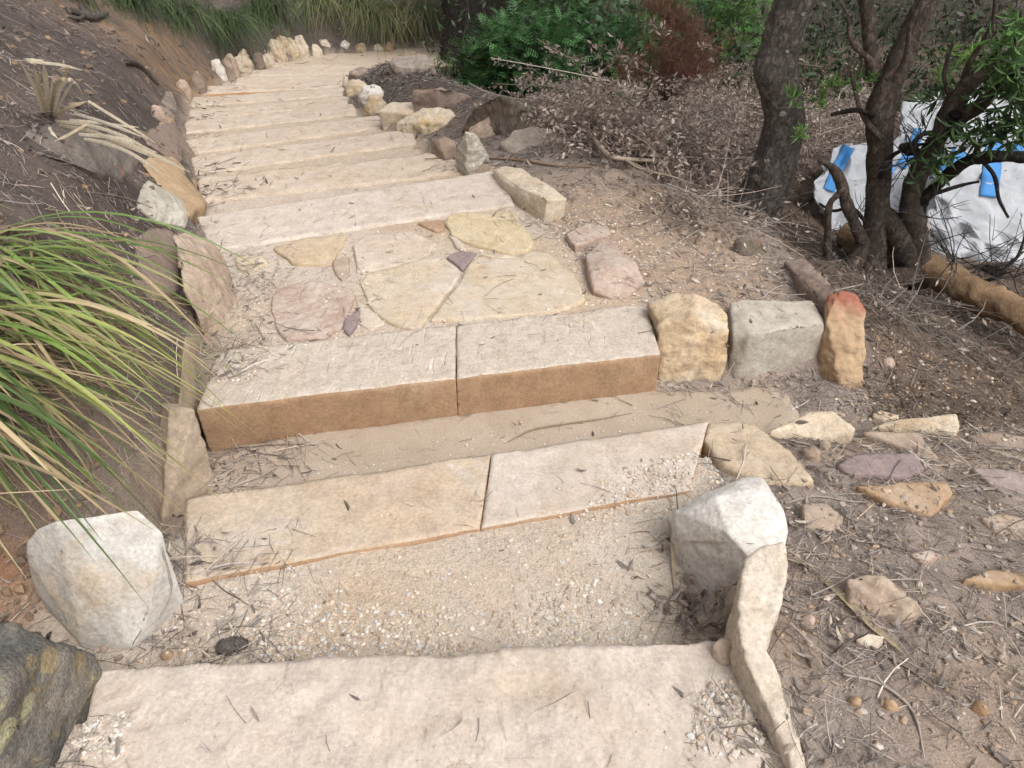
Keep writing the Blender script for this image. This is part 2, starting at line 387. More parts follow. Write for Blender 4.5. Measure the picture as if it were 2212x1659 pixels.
def finish_stone(name, bm, mat, res, smooth, amps, label, cat, group, parent, keep=True, side=None):
    SEED[0] += 1
    bm.verts.ensure_lookup_table(); bm.verts.index_update()
    bmesh.ops.triangulate(bm, faces=bm.faces[:]); bm.verts.index_update()
    V, T = None, None
    refine(bm, res); bm.verts.index_update(); bm.verts.ensure_lookup_table()
    V, T = shaped(bm, 1e9, smooth, amps, SEED[0], True, side is not None); bm.free()
    o = obj_at(name, V, T, mat, None, parent)
    if side is not None:                     # sawn sides and hewn top are different surfaces of the stone
        o.data.materials.append(side)
        e1, e2 = V[T[:, 1]]-V[T[:, 0]], V[T[:, 2]]-V[T[:, 0]]; nn = np.cross(e1, e2); nz = nn[:, 2]/np.maximum(np.linalg.norm(nn, axis=1), 1e-12)
        o.data.polygons.foreach_set('material_index', (np.abs(nz) < .6).astype(np.int32))
    if keep: remember(V, T)
    return tag(o, label, cat, group)
def rock(name, label, pts, mat, z=None, at=None, res=.02, smooth=3, amp=.02, group=None, cat='rock', sink=.12, parent=None, back=None):
    """a stone whose corners are (picture x, picture y, height over its footing)"""
    if z is None: z = hit(*at)[2]
    q = [P(u, v, z+dz) for u, v, dz in pts]
    c = np.mean(q, 0)
    low = [np.array([c[0]+(p[0]-c[0])*.9, c[1]+(p[1]-c[1])*.9, z-sink]) for p in q]
    allp = q+low
    if back is not None: allp += [p+np.array(back) for p in q]
    ext = np.ptp(np.array(q), 0)[:2].max()
    amps = [(amp*1.1, 2.6/max(ext, .1), 3), (amp*.8, 4.5/max(ext, .1), -3), (amp*.14, 50, 3)]
    return finish_stone(name, hull_bm(allp), mat, res, smooth, amps, label, cat, group, parent)
def bank_rock(name, label, pts, mat, res=.02, smooth=2, amp=.02, group=None, deep=.16, cat='rock'):
    res = max(res*1.8, .034)
    """a stone bedded in the bank: outline points with how far each stands out of the slope towards the path"""
    q, low = [], []
    for u, v, l in pts:
        h = hit(u, v); d = ray(u, v); d = d/np.linalg.norm(d); q.append(h-d*l); low.append(h+d*.05+np.array([-.05, .03, -deep]))
    ext = np.ptp(np.array(q), 0).max(); amps = [(amp*1.1, 2.6/max(ext, .1), 3), (amp*.8, 4.5/max(ext, .1), -3), (amp*.14, 50, 3)]
    return finish_stone(name, hull_bm(q+low), mat, res, smooth, amps, label, cat, group, None)
def flag(name, label, poly, mat, z=-.15, up=.0, depth=.06, res=.018, smooth=1, amp=.005, parent=None, group=None, cat=None, at=None):
    """a flat stone lying in the ground, traced along its upper edge"""
    if at is not None: z = hit(*at)[2]
    if len(poly[0]) == 2: q = [P(u, v, z+up) for u, v in poly]
    else: q = [P(u, v, z+dz) for u, v, dz in poly]
    # break the straight edges up a little
    out = []; rr = random.Random(len(poly)*1000+int(poly[0][0]))
    for a, b in zip(q, q[1:]+q[:1]):
        L = np.linalg.norm(b-a); k = max(1, int(L/.06)); nrm = np.array([-(b-a)[1], (b-a)[0], 0])/max(L, 1e-6)
        for i in range(k): out.append(a+(b-a)*i/k+nrm*(rr.uniform(-1, 1)*.007 if i else 0))
    return finish_stone(name, prism_bm(out, depth, .02), mat, res, smooth, [(amp, 6, 3), (amp*.5, 35, 3)], label, cat, group, parent)
def stone_box(name, label, box, mat, seed, group=None, deep=.75, res=.03, amp=.10, lean=0., z=None, cat='rock', smooth=2):
    """a stone known by the rectangle it fills in the picture"""
    x0, y0, x1, y1 = box; b = hit((x0+x1)/2, y1) if z is None else P((x0+x1)/2, y1, z)
    depth = b[1]*SP+(CAM_H-b[2])*CP
    W = (x1-x0)/F*depth; tilt = math.atan2(CAM_H-b[2], b[1])
    D = W*deep; H = max(((y1-y0)/F*depth-D*math.sin(tilt)*.5)/math.cos(tilt), W*.22)
    rr = random.Random(seed); pts = []
    for k in range(16):
        a = rr.uniform(0, 2*math.pi); h = rr.choice((0, .3, .55, .8, 1.0)); r = (1-.45*h*h)*rr.uniform(.82, 1.0)
        pts.append((math.cos(a)*W/2*r+lean*h*W, D*.5+math.sin(a)*D/2*r, h*H))
    for k in range(6):
        a = k*math.pi/3+rr.uniform(-.3, .3); pts.append((math.cos(a)*W/2, D*.5+math.sin(a)*D/2, -.08)); pts.append((math.cos(a)*W/2*.95, D*.5+math.sin(a)*D/2*.95, H*.35))
    az = math.atan2(b[0], b[1]); c, s = math.cos(-az), math.sin(-az)
    q = [np.array([b[0]+x*c-y*s, b[1]+x*s+y*c, b[2]+zz]) for x, y, zz in pts]
    return finish_stone(name, hull_bm(q), mat, max(res, W/22), smooth, [(W*amp, 3/W, 3), (W*amp*.4, 9/W, 3), (.003, 50, 2)], label, cat, group, None)

# sandstones (real base colours)
M_STEP = rock_mat('step_sandstone', (.535,.465,.405), (.50,.425,.36), (.47,.38,.295), 2.6, .6, dust=.5)
M_STEP2 = rock_mat('step_sandstone_ochre', (.50,.41,.315), (.455,.35,.25), (.53,.465,.40), 3.0, .55, stain=(.5,.62), dust=.3)
M_FACE = rock_mat('sawn_sandstone', (.36,.24,.15), (.305,.192,.115), (.40,.285,.19), 2.6, .1, dust=.25, pits=.1)
M_YELLOW = rock_mat('yellow_sandstone', (.515,.435,.34), (.48,.38,.265), (.53,.47,.395), 4, .3, dust=.5, pits=.12)
M_GOLD = rock_mat('golden_banded_sandstone', (.55,.455,.325), (.49,.355,.22), (.57,.50,.40), 4.5, .8, band=7, dust=.3)
M_PALE = rock_mat('pale_flagstone', (.53,.45,.37), (.50,.41,.33), None, 4, .25, dust=.2)
M_WHITE = rock_mat('white_sandstone', (.63,.60,.56), (.58,.53,.47), (.52,.43,.33), 5, .5, stain=(.58,.72), dust=.15)
M_CREAM = rock_mat('cream_sandstone', (.57,.49,.385), (.52,.42,.30), (.60,.54,.46), 5, .6, dust=.2)
M_GREYB = rock_mat('grey_sandstone_block', (.42,.385,.33), (.36,.32,.27), (.5,.43,.34), 4, .5, stain=(.6,.75), dust=.7)
M_BROWN = rock_mat('brown_sandstone', (.28,.215,.175), (.23,.175,.145), (.33,.24,.18), 6, .6, dust=.35)
M_BROWNL = rock_mat('light_brown_sandstone', (.40,.315,.245), (.34,.26,.20), (.44,.33,.24), 5, .5, dust=.3)
M_ORANGE = rock_mat('orange_sandstone', (.39,.27,.165), (.335,.21,.12), (.42,.31,.215), 6, .6, dust=.25)
M_PINK = rock_mat('pink_sandstone', (.42,.325,.27), (.385,.28,.225), (.47,.395,.335), 6, .6, dust=.7)
M_PURPLE = rock_mat('purple_sandstone', (.26,.20,.195), (.22,.165,.165), (.33,.25,.21), 9, .5, dust=.2)
M_OCHRE = rock_mat('ochre_red_sandstone', (.43,.28,.14), (.36,.22,.11), (.30,.085,.045), 5, .8, stain=(.55,.62), dust=.2)
M_MOSSY = rock_mat('weathered_grey_rock', (.25,.22,.19), (.18,.155,.135), (.36,.15,.08), 5, .9, band=9, bandrot=(.2,.9,.2), stain=(.60,.66), dust=.0)
M_DARKGR = rock_mat('dark_green_grey_rock', (.155,.135,.11), (.21,.165,.125), (.30,.165,.095), 5, .7, stain=(.6,.7), dust=.1)
M_GREYD = rock_mat('grey_dome_rock', (.29,.245,.205), (.24,.20,.165), (.36,.28,.21), 5, .5, dust=.4)
M_STRIPE = rock_mat('striated_white_rock', (.56,.53,.46), (.50,.46,.38), None, 8, .8, band=14, bandrot=(.6,.3,.1), dust=.1)
def lichen_mat():
    m, nt = new_mat('lichen_covered_rock'); v = pos(nt, (4, 9, 1))
    col = mixc(nt, ramp(nt, noise(nt, v, 7, 6, .65), .4, .6), (.12,.115,.105), (.235,.21,.175))
    col = mixc(nt, ramp(nt, noise(nt, pos(nt, (1, 2, 8)), 13, 7, .7, .5), .53, .60, 0, .9), col, (.26,.20,.115))
    col = mixc(nt, ramp(nt, noise(nt, pos(nt, (7, 2, 3)), 10, 6, .65, .4), .61, .67, 0, .9), col, (.31,.285,.155))
    for (u, v2, r, c) in ((40, 1430, .055, (.33,.30,.23)), (105, 1425, .03, (.34,.27,.16)), (35, 1520, .032, (.33,.31,.20)), (15, 1590, .036, (.32,.30,.19)), (155, 1425, .018, (.30,.25,.13))):
        p = P(u, v2, .18); dn = nt.nodes.new('ShaderNodeVectorMath'); dn.operation = 'DISTANCE'; g = nt.nodes.new('ShaderNodeNewGeometry')
        nt.links.new(g.outputs['Position'], dn.inputs[0]); dn.inputs[1].default_value = p
        w = math_(nt, 'ADD', dn.outputs['Value'], math_(nt, 'MULTIPLY', math_(nt, 'SUBTRACT', noise(nt, v, 30, 5, .7), .5), r*1.6))
        col = mixc(nt, ramp(nt, w, r*.85, r, .92, 0), col, c)
    f = noise(nt, v, 120, 3, .7); col = mixc(nt, 1., col, mixc(nt, ramp(nt, f, .3, .7), (.7,.7,.7), (1.3,1.3,1.3)), 'MULTIPLY')
    finish(nt, col, .95, math_(nt, 'ADD', noise(nt, v, 25, 8, .7), f), .8, .012, .1); return m
M_LICHEN = lichen_mat()
def concrete_mat():
    m, nt = new_mat('sandy_concrete'); v = pos(nt)
    col = mixc(nt, ramp(nt, noise(nt, v, 4, 6, .7), .35, .65), (.43,.355,.28), (.36,.285,.215))
    f = noise(nt, v, 140, 3, .7); col = mixc(nt, 1., col, mixc(nt, ramp(nt, f, .3, .7), (.82,.82,.82), (1.15,1.15,1.15)), 'MULTIPLY')
    finish(nt, col, .9, f, .25, .006, .2); return m

# ------------------------------------------------------------------ steps
def quad_block(name, c4, z, thick, mat, parent, amps, res=.02, smooth=2, side=None, jag=(.003,.0,.006,.0)):
    out = []; rr = random.Random(int(abs(c4[0][0])*1e4))
    for e, (a, b) in enumerate(zip(c4, c4[1:]+c4[:1])):
        a, b = np.array(a), np.array(b); L = np.linalg.norm(b-a); k = max(1, int(L/.05)); nrm = np.array([-(b-a)[1], (b-a)[0], 0])/max(L, 1e-6); j = jag[e]
        for i in range(k): out.append(a+(b-a)*i/k+nrm*((rr.uniform(-1, 1)*j*.6+j*math.sin(i*.9+e)*.6) if i else 0))
    bm = prism_bm(out, thick); return finish_stone(name, bm, mat, res, smooth, amps, None, None, None, parent, True, side)
def step(label, FL, FR, BR, BL, z, thick, cuts, mats, amps, res=.024, gap=.0010, name='stone_step', side=None):
    fl, fr, br, bl = (np.array(P(*p, z)) for p in (FL, FR, BR, BL))
    root = empty(name, ((fl+fr+br+bl)/4)-np.array([0, 0, thick])); tag(root, label, 'step', 'sandstone steps of the path')
    ts = [0]+cuts+[1]
    for i in range(len(ts)-1):
        a, b = ts[i], ts[i+1]; L = np.linalg.norm(fr-fl); g = gap/L
        a2, b2 = a+(g if i else 0), b-(g if i < len(ts)-2 else 0)
        A, B, C, D = fl+(fr-fl)*a2, fl+(fr-fl)*b2, bl+(br-bl)*b2, bl+(bl*0)+(br-bl)*a2
        quad_block('block', [A, B, C, D], z, thick, mats[i % len(mats)], root, amps, res, 1, side)
    return root
ROUGH = [(.008, 4, 3), (.011, 5.5, -4), (.0022, 30, 3)]
HEWN = [(.004, 6, 3), (.004, 20, 3), (.0022, 45, 3)]
SMOOTH = [(.004, 4, 3), (.0018, 25, 3), (.0008, 60, 2)]
step('broad rough pale sandstone slab nearest the viewer, at the bottom of the photo', (120,1900), (1735,1880), (1572,1380), (205,1440), 0, .16, [], [M_STEP], ROUGH, .019)
step('long sandstone step with an ochre left block, on the near side of the drain', (398,1258), (1490,1058), (1532,908), (400,1075), -.12, .26, [.555], [M_STEP2, M_STEP], HEWN, side=M_FACE)
step('two-block sandstone step with a tall brown front face above the drain', (424,884), (1428,764), (1395,655), (470,757), -.15, .26, [.535], [rock_mat('hewn_step', (.535,.465,.395), (.50,.43,.36), (.50,.42,.325), 4, 1.0, dust=.3, streak=1)], HEWN, side=M_FACE)
step('wide pale sandstone step just past the flagstone paving', (455,540), (1112,440), (1075,367), (425,467), -.146, .15, [], [M_STEP], HEWN, .025)
ORD = ['first', 'second', 'third', 'fourth', 'fifth', 'sixth', 'seventh', 'eighth', 'ninth', 'tenth']
for k, (a, b) in enumerate(NOSE):
    p, q = NOSE3[k]; d = (q-p)/np.linalg.norm(q-p); nrm = np.array([d[1], -d[0], 0]); z = NZ[k]
    dep = .40 if k == 0 else .34
    root = empty('stone_step', (p+q)/2+nrm*dep/2-np.array([0, 0, .15]))
    tag(root, 'pale sandstone step, %s of the flight going down beyond the widest flat one' % ORD[k], 'step', 'sandstone steps of the path')
    A, B = p-d*.02, q+d*.02
    zz = np.array([0, 0, .004])
    mid = [.0, 1.]; gp = 0.
    for i in range(1):
        a_, b_ = mid[i]+(gp if i else 0), mid[i+1]-(0 if i else gp)
        c4 = [A+(B-A)*a_+nrm*dep+zz, A+(B-A)*b_+nrm*dep+zz, A+(B-A)*b_+zz, A+(B-A)*a_+zz]
        quad_block('block', c4, z, .16, M_STEP if k == 99 else rock_mat('step_sandstone_warm', (.51,.425,.34), (.475,.385,.30), (.455,.35,.25), 3, .5, dust=.5), root, [(.009, 4, 3), (.006, 14, 3), (.002, 40, 2)], .036 if k < 4 else .06, 1, None, (.008,.01,.012,.01))
# the concrete floor of the drain
dr_top = [(470,985),(640,935),(1000,895),(1425,842),(1560,846),(1640,830),(1690,838),(1732,905),(1660,935),(1560,980),(1000,1120),(420,1180)]
finish_stone('drain_channel', prism_bm([P(u, v, -.335) for u, v in dr_top], .05), concrete_mat(), .05, 1, [(.003, 5, 3), (.001, 40, 2)], 'smooth sandy concrete drain floor crossing the path between two steps', 'drain', None, None)

# ------------------------------------------------------------------ flagstones set in the path (pieces of the path)
def paver(poly, mat, label=None, z=-.15, up=.004, **k):
    return flag('flagstone', label, poly, mat, z=z, up=up, parent=path, **k)
paver([(779,614),(791,594),(915,558),(955,554),(971,566),(996,587),(985,604),(908,706),(891,709),(851,698),(807,670),(791,638)], M_YELLOW, 'large yellow flagstone with a pointed near corner', up=.004)
paver([(931,690),(999,598),(1017,566),(1031,554),(1107,558),(1155,542),(1187,546),(1239,594),(1263,646),(1211,670),(1011,688)], M_YELLOW, 'largest yellow flagstone, beside the pink round rock', up=.005)
paver([(963,482),(971,466),(1003,458),(1115,460),(1135,494),(1153,514),(1143,538),(1087,544),(1011,522),(975,506)], rock_mat('honey_sandstone', (.52,.43,.295), (.49,.385,.24), None, 4, .3, dust=.15), 'rounded honey yellow flagstone near the pale step', up=.007)
paver([(763,530),(787,510),(883,498),(943,526),(907,558),(811,582),(771,586)], M_PALE, 'pale cream flagstone')
paver([(591,534),(659,514),(751,506),(739,530),(715,570),(631,566)], rock_mat('sandy_flagstone', (.48,.375,.26), (.46,.35,.235), None, 4, .25, dust=.3), 'sandy tan flagstone')
paver([(599,622),(663,606),(755,622),(767,638),(755,662),(739,702),(699,731),(619,731),(595,702),(587,654)], M_PINK, 'pink flagstone with a cracked near edge', up=.006, amp=.012)
paver([(743,678),(779,670),(771,702),(755,722),(741,710)], M_PURPLE, 'small dark purple flagstone')
paver([(965,554),(995,540),(1029,546),(1011,568),(999,583)], M_PURPLE, 'small grey purple flagstone wedged between two yellow ones', up=.004)
paver([(719,562),(755,554),(757,590),(739,606),(725,592)], M_BROWNL)
paver([(903,480),(959,474),(959,494),(945,499)], M_ORANGE)
paver([(508,552),(560,550),(578,562),(541,588),(512,575)], M_CREAM)
paver([(1040,548),(1100,550),(1118,556),(1070,556)], M_CREAM, up=.006)
paver([(968,506),(985,512),(1000,526),(1005,540),(985,532)], M_PALE, up=.006)
paver([(769,644),(800,668),(830,695),(800,712),(780,700)], M_PALE, up=.002)

# ------------------------------------------------------------------ stones lining the left of the path, near to far
EDGE_L, EDGE_R = 'stones lining the left side of the path', 'stones lining the right side of the path'
rock('boulder', 'dark boulder covered in yellow lichen in the bottom left corner', [(-230,1420,.26),(-260,1640,.12),(-60,1330,.3),(24,1343,.3),(100,1367,.25),(200,1411,.1),(208,1436,.04),(172,1463,.04),(128,1563,.03),(80,1659,.0),(40,1760,0),(-120,1700,.22),(0,1500,.3)], M_LICHEN, z=-.03, res=.013, amp=.016, smooth=4)
rock('boulder', 'big flat-faced white boulder under the tips of the green tussock', [(288,1405,0),(176,1397,0),(148,1357,.02),(324,1327,.08),(338,1235,.19),(349,1150,.29),(300,1102,.355),(156,1148,.34),(142,1222,.25),(165,1290,.13),(58,1170,.27),(80,1143,.32),(116,1127,.36),(76,1275,.1),(56,1190,.24)], rock_mat('white_grey_boulder', (.55,.53,.495), (.50,.465,.415), (.46,.375,.28), 4, .5, stain=(.56,.7), dust=.1), z=-.16, res=.013, smooth=1, amp=.004, group=EDGE_L)
rock('upright_stone', 'tan slab standing on edge at the left end of the drain', [(352,1128,0),(437,1062,0),(434,960,.18),(420,885,.335),(366,880,.34),(352,1000,.16)], rock_mat('tan_upright', (.45,.365,.28), (.40,.315,.235), None, 5, .4, dust=.2), z=-.345, res=.016, smooth=1, amp=.006, group=EDGE_L, back=(-.05,.05,-.02))
rock('upright_stone', 'tan slab leaning against the left end of the tall-faced step', [(424,730,.03),(422,889,-.02),(386,880,.12),(396,768,.14),(402,730,.11)], rock_mat('tan_slab', (.42,.33,.25), (.37,.28,.21), None, 5, .3, dust=.2), z=-.16, res=.018, smooth=1, amp=.006, group=EDGE_L, back=(-.04,.02,-.05))
rock('boulder', 'brown dusty boulder with a pale streaked edge left of the flagstones', [(448,513,.2),(400,494,.27),(374,500,.28),(394,560,.25),(486,548,.12),(490,600,.06),(510,654,.0),(502,670,0),(464,700,0),(430,690,.1),(400,620,.22),(440,600,.19)], M_BROWNL, z=-.17, res=.016, amp=.02, group=EDGE_L)
bank_rock('boulder', 'earth-covered brown rock behind the tips of the green tussock', [(296,525,.02),(330,485,.05),(372,500,.07),(392,560,.06),(385,625,.05),(330,645,.03),(280,600,.02)], M_BROWN, res=.02, amp=.02, group=EDGE_L)
bank_rock('boulder', 'white striated block beside the orange boulder', [(320,389,.08),(336,397,.10),(387,429,.13),(403,461,.12),(400,490,.05),(339,479,.05),(298,448,.03),(301,416,.05)], M_STRIPE, res=.014, smooth=1, amp=.008, group=EDGE_L)
bank_rock('boulder', 'rounded orange-tan boulder at the left end of the wide pale step', [(307,352,.05),(336,336,.10),(371,341,.14),(390,365,.17),(426,400,.15),(446,438,.08),(433,462,.03),(406,466,.04),(368,425,.14),(330,385,.10)], rock_mat('tan_orange', (.47,.345,.22), (.43,.30,.18), (.38,.28,.19), 4, .5, dust=.2), res=.018, smooth=3, amp=.016, group=EDGE_L)
bank_rock('boulder', 'dull brown sloping boulder behind the orange-tan one', [(300,285,.03),(352,278,.10),(378,262,.12),(392,291,.15),(419,336,.12),(424,376,.05),(428,398,.03),(385,350,.12),(320,310,.06)], M_BROWN, res=.022, smooth=3, amp=.018, group=EDGE_L)
bank_rock('boulder', 'orange-topped stone behind the dull brown boulder', [(345,268,.04),(360,255,.08),(376,256,.10),(388,285,.08),(365,290,.06)], M_ORANGE, res=.022, amp=.014, group=EDGE_L)
bank_rock('boulder', 'thin grey slab of rock leaning on the bank', [(340,235,.04),(358,197,.10),(369,200,.12),(388,230,.12),(402,256,.06),(388,274,.02),(355,260,.06)], M_GREYD, res=.025, smooth=2, amp=.016, group=EDGE_L)
for box, mt, lb, sd in (((384,174,419,217), M_BROWNL, 'reddish brown stone against the bank, just past the thin grey slab', 1), ((416,157,449,204), M_BROWN, 'tall brown stone against the bank beside the orange stained tread', 2),
        ((458,131,491,171), M_WHITE, 'narrow white leaning stone at the bank foot', 3), ((480,120,519,163), M_BROWNL, 'brown stone between two white ones along the bank', 4), ((499,112,551,157), M_CREAM, 'white-topped cream stone below the dark grass', 5),
        ((538,114,572,140), M_BROWN, 'low brown stone beside the small tan one along the bank', 6), ((562,118,597,147), M_YELLOW, 'small tan stone in front of the big yellow edging stones', 7), ((576,90,622,134), M_YELLOW, 'yellow leaning stone at the left of the big yellow pair', 8),
        ((592,82,650,128), M_GOLD, 'biggest yellow stone along the far bank', 9), ((636,80,670,126), M_CREAM, 'cream stone leaning on the biggest yellow one', 10), ((672,96,699,122), M_CREAM, 'small cream stone past the biggest yellow one', 11),
        ((687,87,720,115), M_CREAM, 'rounded cream stone along the far bank', 12), ((728,89,761,111), M_WHITE, 'pale stone at the bend of the path', 13), ((764,95,793,113), M_GOLD, 'low golden stone at the bend of the path', 14),
        ((805,97,832,110), M_CREAM, 'second last cream stone round the bend', 15), ((831,92,851,112), M_ORANGE, 'last stone round the bend, small and orange', 16), ((330,228,362,262), M_PINK, 'reddish stone half buried beside the thin grey slab', 17)):
    stone_box('edging_stone', lb, box, mt, sd, EDGE_L)
bank_rock('boulder', 'layered grey weathered rock with red patches on the bank', [(46,298,.06),(67,269,.06),(110,266,.08),(154,266,.10),(192,272,.12),(275,307,.16),(304,346,.10),(256,383,.06),(205,370,.12),(134,344,.12),(64,322,.08)], M_MOSSY, res=.016, smooth=1, amp=.035)

# ------------------------------------------------------------------ stones on the right, far to near
for box, mt, lb, sd in (((840,124,944,157), M_GREYD, 'flat grey rock behind the mulch at the bend', 30), ((754,148,802,167), M_BROWN, 'low dark rock on the mulch at the bend', 31), ((740,163,756,189), M_CREAM, 'thin pale stone on edge at the top of the right-hand edging', 32),
        ((744,175,800,206), M_GOLD, 'orange-tan stone near the far end of the right-hand edging', 33), ((773,186,835,222), M_WHITE, 'white flat stone in the right-hand edging', 34), ((786,208,838,247), M_GOLD, 'golden stone between the white and the square yellow edging stones', 35)):
    stone_box('edging_stone', lb, box, mt, sd, EDGE_R, deep=.9)
rock('edging_stone', 'square yellow sawn block in the right-hand edging', [(818,240,.14),(845,219,.17),(905,221,.17),(917,236,.15),(905,252,.10),(870,262,.0),(828,258,.05),(822,246,.08)], M_YELLOW, z=-.58, res=.025, smooth=1, amp=.012, group=EDGE_R)
rock('edging_stone', 'big cream jagged stone at the near end of the right-hand edging', [(853,268,.08),(880,245,.14),(905,234,.17),(960,234,.16),(985,250,.13),(994,275,.05),(965,290,0),(910,294,0),(890,286,.03),(930,262,.15)], rock_mat('cream_jagged', (.58,.51,.41), (.54,.43,.28), (.50,.36,.18), 7, .9, stain=(.55,.62), dust=.1), z=-.47, res=.02, smooth=1, amp=.035, group=EDGE_R)
rock('boulder', 'flat brown rock in the mulch beyond the edging', [(885,205,.1),(890,192,.14),(917,184,.18),(974,192,.18),(1026,214,.06),(985,232,0),(930,228,0)], M_BROWN, at=(950,228), res=.03, amp=.03)
rock('boulder', 'big dark grey-green boulder with an orange crest', [(990,292,0),(1019,243,.24),(1051,221,.34),(1086,206,.42),(1106,211,.42),(1141,237,.3),(1167,270,.1),(1115,285,.05)], M_DARKGR, z=-.36, res=.022, smooth=3, amp=.03)
rock('boulder', 'low domed rock strewn with gravel in front of the dark boulder', [(1005,300,.0),(1015,270,.09),(1055,254,.14),(1095,258,.13),(1120,290,.05),(1090,312,0)], M_BROWNL, z=-.27, res=.02, smooth=4, amp=.02)
rock('boulder', 'smooth grey dome of rock beside the fallen branch', [(1077,308,.05),(1115,279,.12),(1157,274,.14),(1198,285,.12),(1253,317,.06),(1269,357,0),(1205,351,0),(1115,344,0)], M_GREYD, z=-.21, res=.02, smooth=5, amp=.018)
rock('rock', 'white pointed stone standing beside the path', [(981,331,0),(1006,285,.19),(1020,289,.18),(1032,296,.15),(1059,340,0),(1019,345,0)], M_STRIPE, z=-.2, res=.014, smooth=1, amp=.012)
rock('rock', 'small dark brown stone next to the white pointed one', [(931,315,0),(945,300,.06),(965,297,.07),(984,305,.06),(986,325,0),(960,330,0)], M_BROWN, z=-.24, res=.018, smooth=2, amp=.01)
rock('rock', 'long cream block lying at the right end of the wide pale step', [(1064,366,.03),(1093,358,.05),(1128,365,.07),(1173,390,.09),(1224,429,.09),(1211,458,.02),(1192,470,-.02),(1154,456,-.02),(1122,432,.02),(1104,404,.05),(1180,430,.105),(1132,408,.09)], M_CREAM, z=-.14, res=.015, smooth=1, amp=.012)
rock('rock', 'pink round-topped rock at the right edge of the paving', [(1263,550,.035),(1291,522,.03),(1331,520,.035),(1371,566,.04),(1392,606,.02),(1355,643,.0),(1315,643,.0),(1283,626,.02),(1271,582,.045),(1330,570,.07)], M_PINK, z=-.15, res=.015, smooth=3, amp=.01)
flag('flat_stone', 'flat pinkish stone sunk in the gravel beyond the pink rock', [(1223,504),(1271,482),(1315,490),(1319,502),(1243,531)], M_PINK, z=-.145, up=.012, cat='stone')
rock('rock', 'dark half-buried rock in front of the leaning trunk', [(1575,540,0),(1585,520,.06),(1612,511,.08),(1645,520,.07),(1658,545,.0),(1610,552,0)], M_DARKGR, at=(1615,545), res=.02, smooth=3, amp=.012)
def ochre_mat():
    m, nt = new_mat('red_topped_ochre'); v = pos(nt, (3, 3, 3))
    col = mixc(nt, ramp(nt, noise(nt, v, 7, 6, .65), .35, .65), (.46,.33,.20), (.38,.26,.165)); w = noise(nt, pos(nt, (0, 0, 0), (9, 9, 30)), 1., 5, .6, .5); col = mixc(nt, ramp(nt, w, .5, .65, 0, .45), col, (.30,.20,.13))
    sp = nt.nodes.new('ShaderNodeSeparateXYZ'); nt.links.new(pos(nt), sp.inputs[0]); hz = math_(nt, 'ADD', sp.outputs[2], math_(nt, 'MULTIPLY', math_(nt, 'SUBTRACT', noise(nt, v, 16, 5, .6), .5), .14))
    col = mixc(nt, ramp(nt, hz, -.085, -.04, 0, .9), col, (.30,.11,.075))
    finish(nt, col, .9, math_(nt, 'ADD', noise(nt, v, 40, 7, .7), w), .5, .01, .2); return m
WALL = 'stones of the small retaining edge beside the drain'
rock('boulder', 'golden banded boulder at the right end of the tall-faced step', [(1403,652,.24),(1459,631,.275),(1503,633,.285),(1551,651,.27),(1571,679,.255),(1578,727,.2),(1568,775,.1),(1552,822,0),(1490,829,0),(1427,829,0),(1434,747,.16),(1421,700,.235),(1500,690,.265),(1560,700,.24)], M_GOLD, z=-.335, res=.016, smooth=2, amp=.016, group=WALL)
rock('boulder', 'square grey block between the golden boulder and the red-topped stone', [(1577,652,.23),(1600,646,.235),(1752,647,.23),(1786,702,.215),(1583,727,.205),(1623,722,.235),(1707,703,.235),(1778,700,.225),(1575,800,.02),(1588,821,0),(1763,797,0),(1784,763,.06)], M_GREYB, z=-.335, res=.017, smooth=2, amp=.008, group=WALL)
rock('boulder', 'tall narrow ochre stone with a red top at the end of the drain', [(1790,636,.31),(1815,626,.34),(1846,634,.33),(1866,665,.29),(1867,720,.21),(1848,762,.13),(1858,800,.05),(1862,832,0),(1815,838,0),(1768,806,0),(1782,747,.13),(1786,690,.25)], ochre_mat(), z=-.34, res=.012, smooth=4, amp=.012, group=WALL)
rock('boulder', 'smooth brown rock sloping back behind the red-topped stone', [(1692,566,.02),(1735,560,.05),(1775,590,.09),(1808,622,.13),(1795,660,.1),(1760,645,.06)], M_BROWN, z=-.17, res=.018, smooth=3, amp=.012)
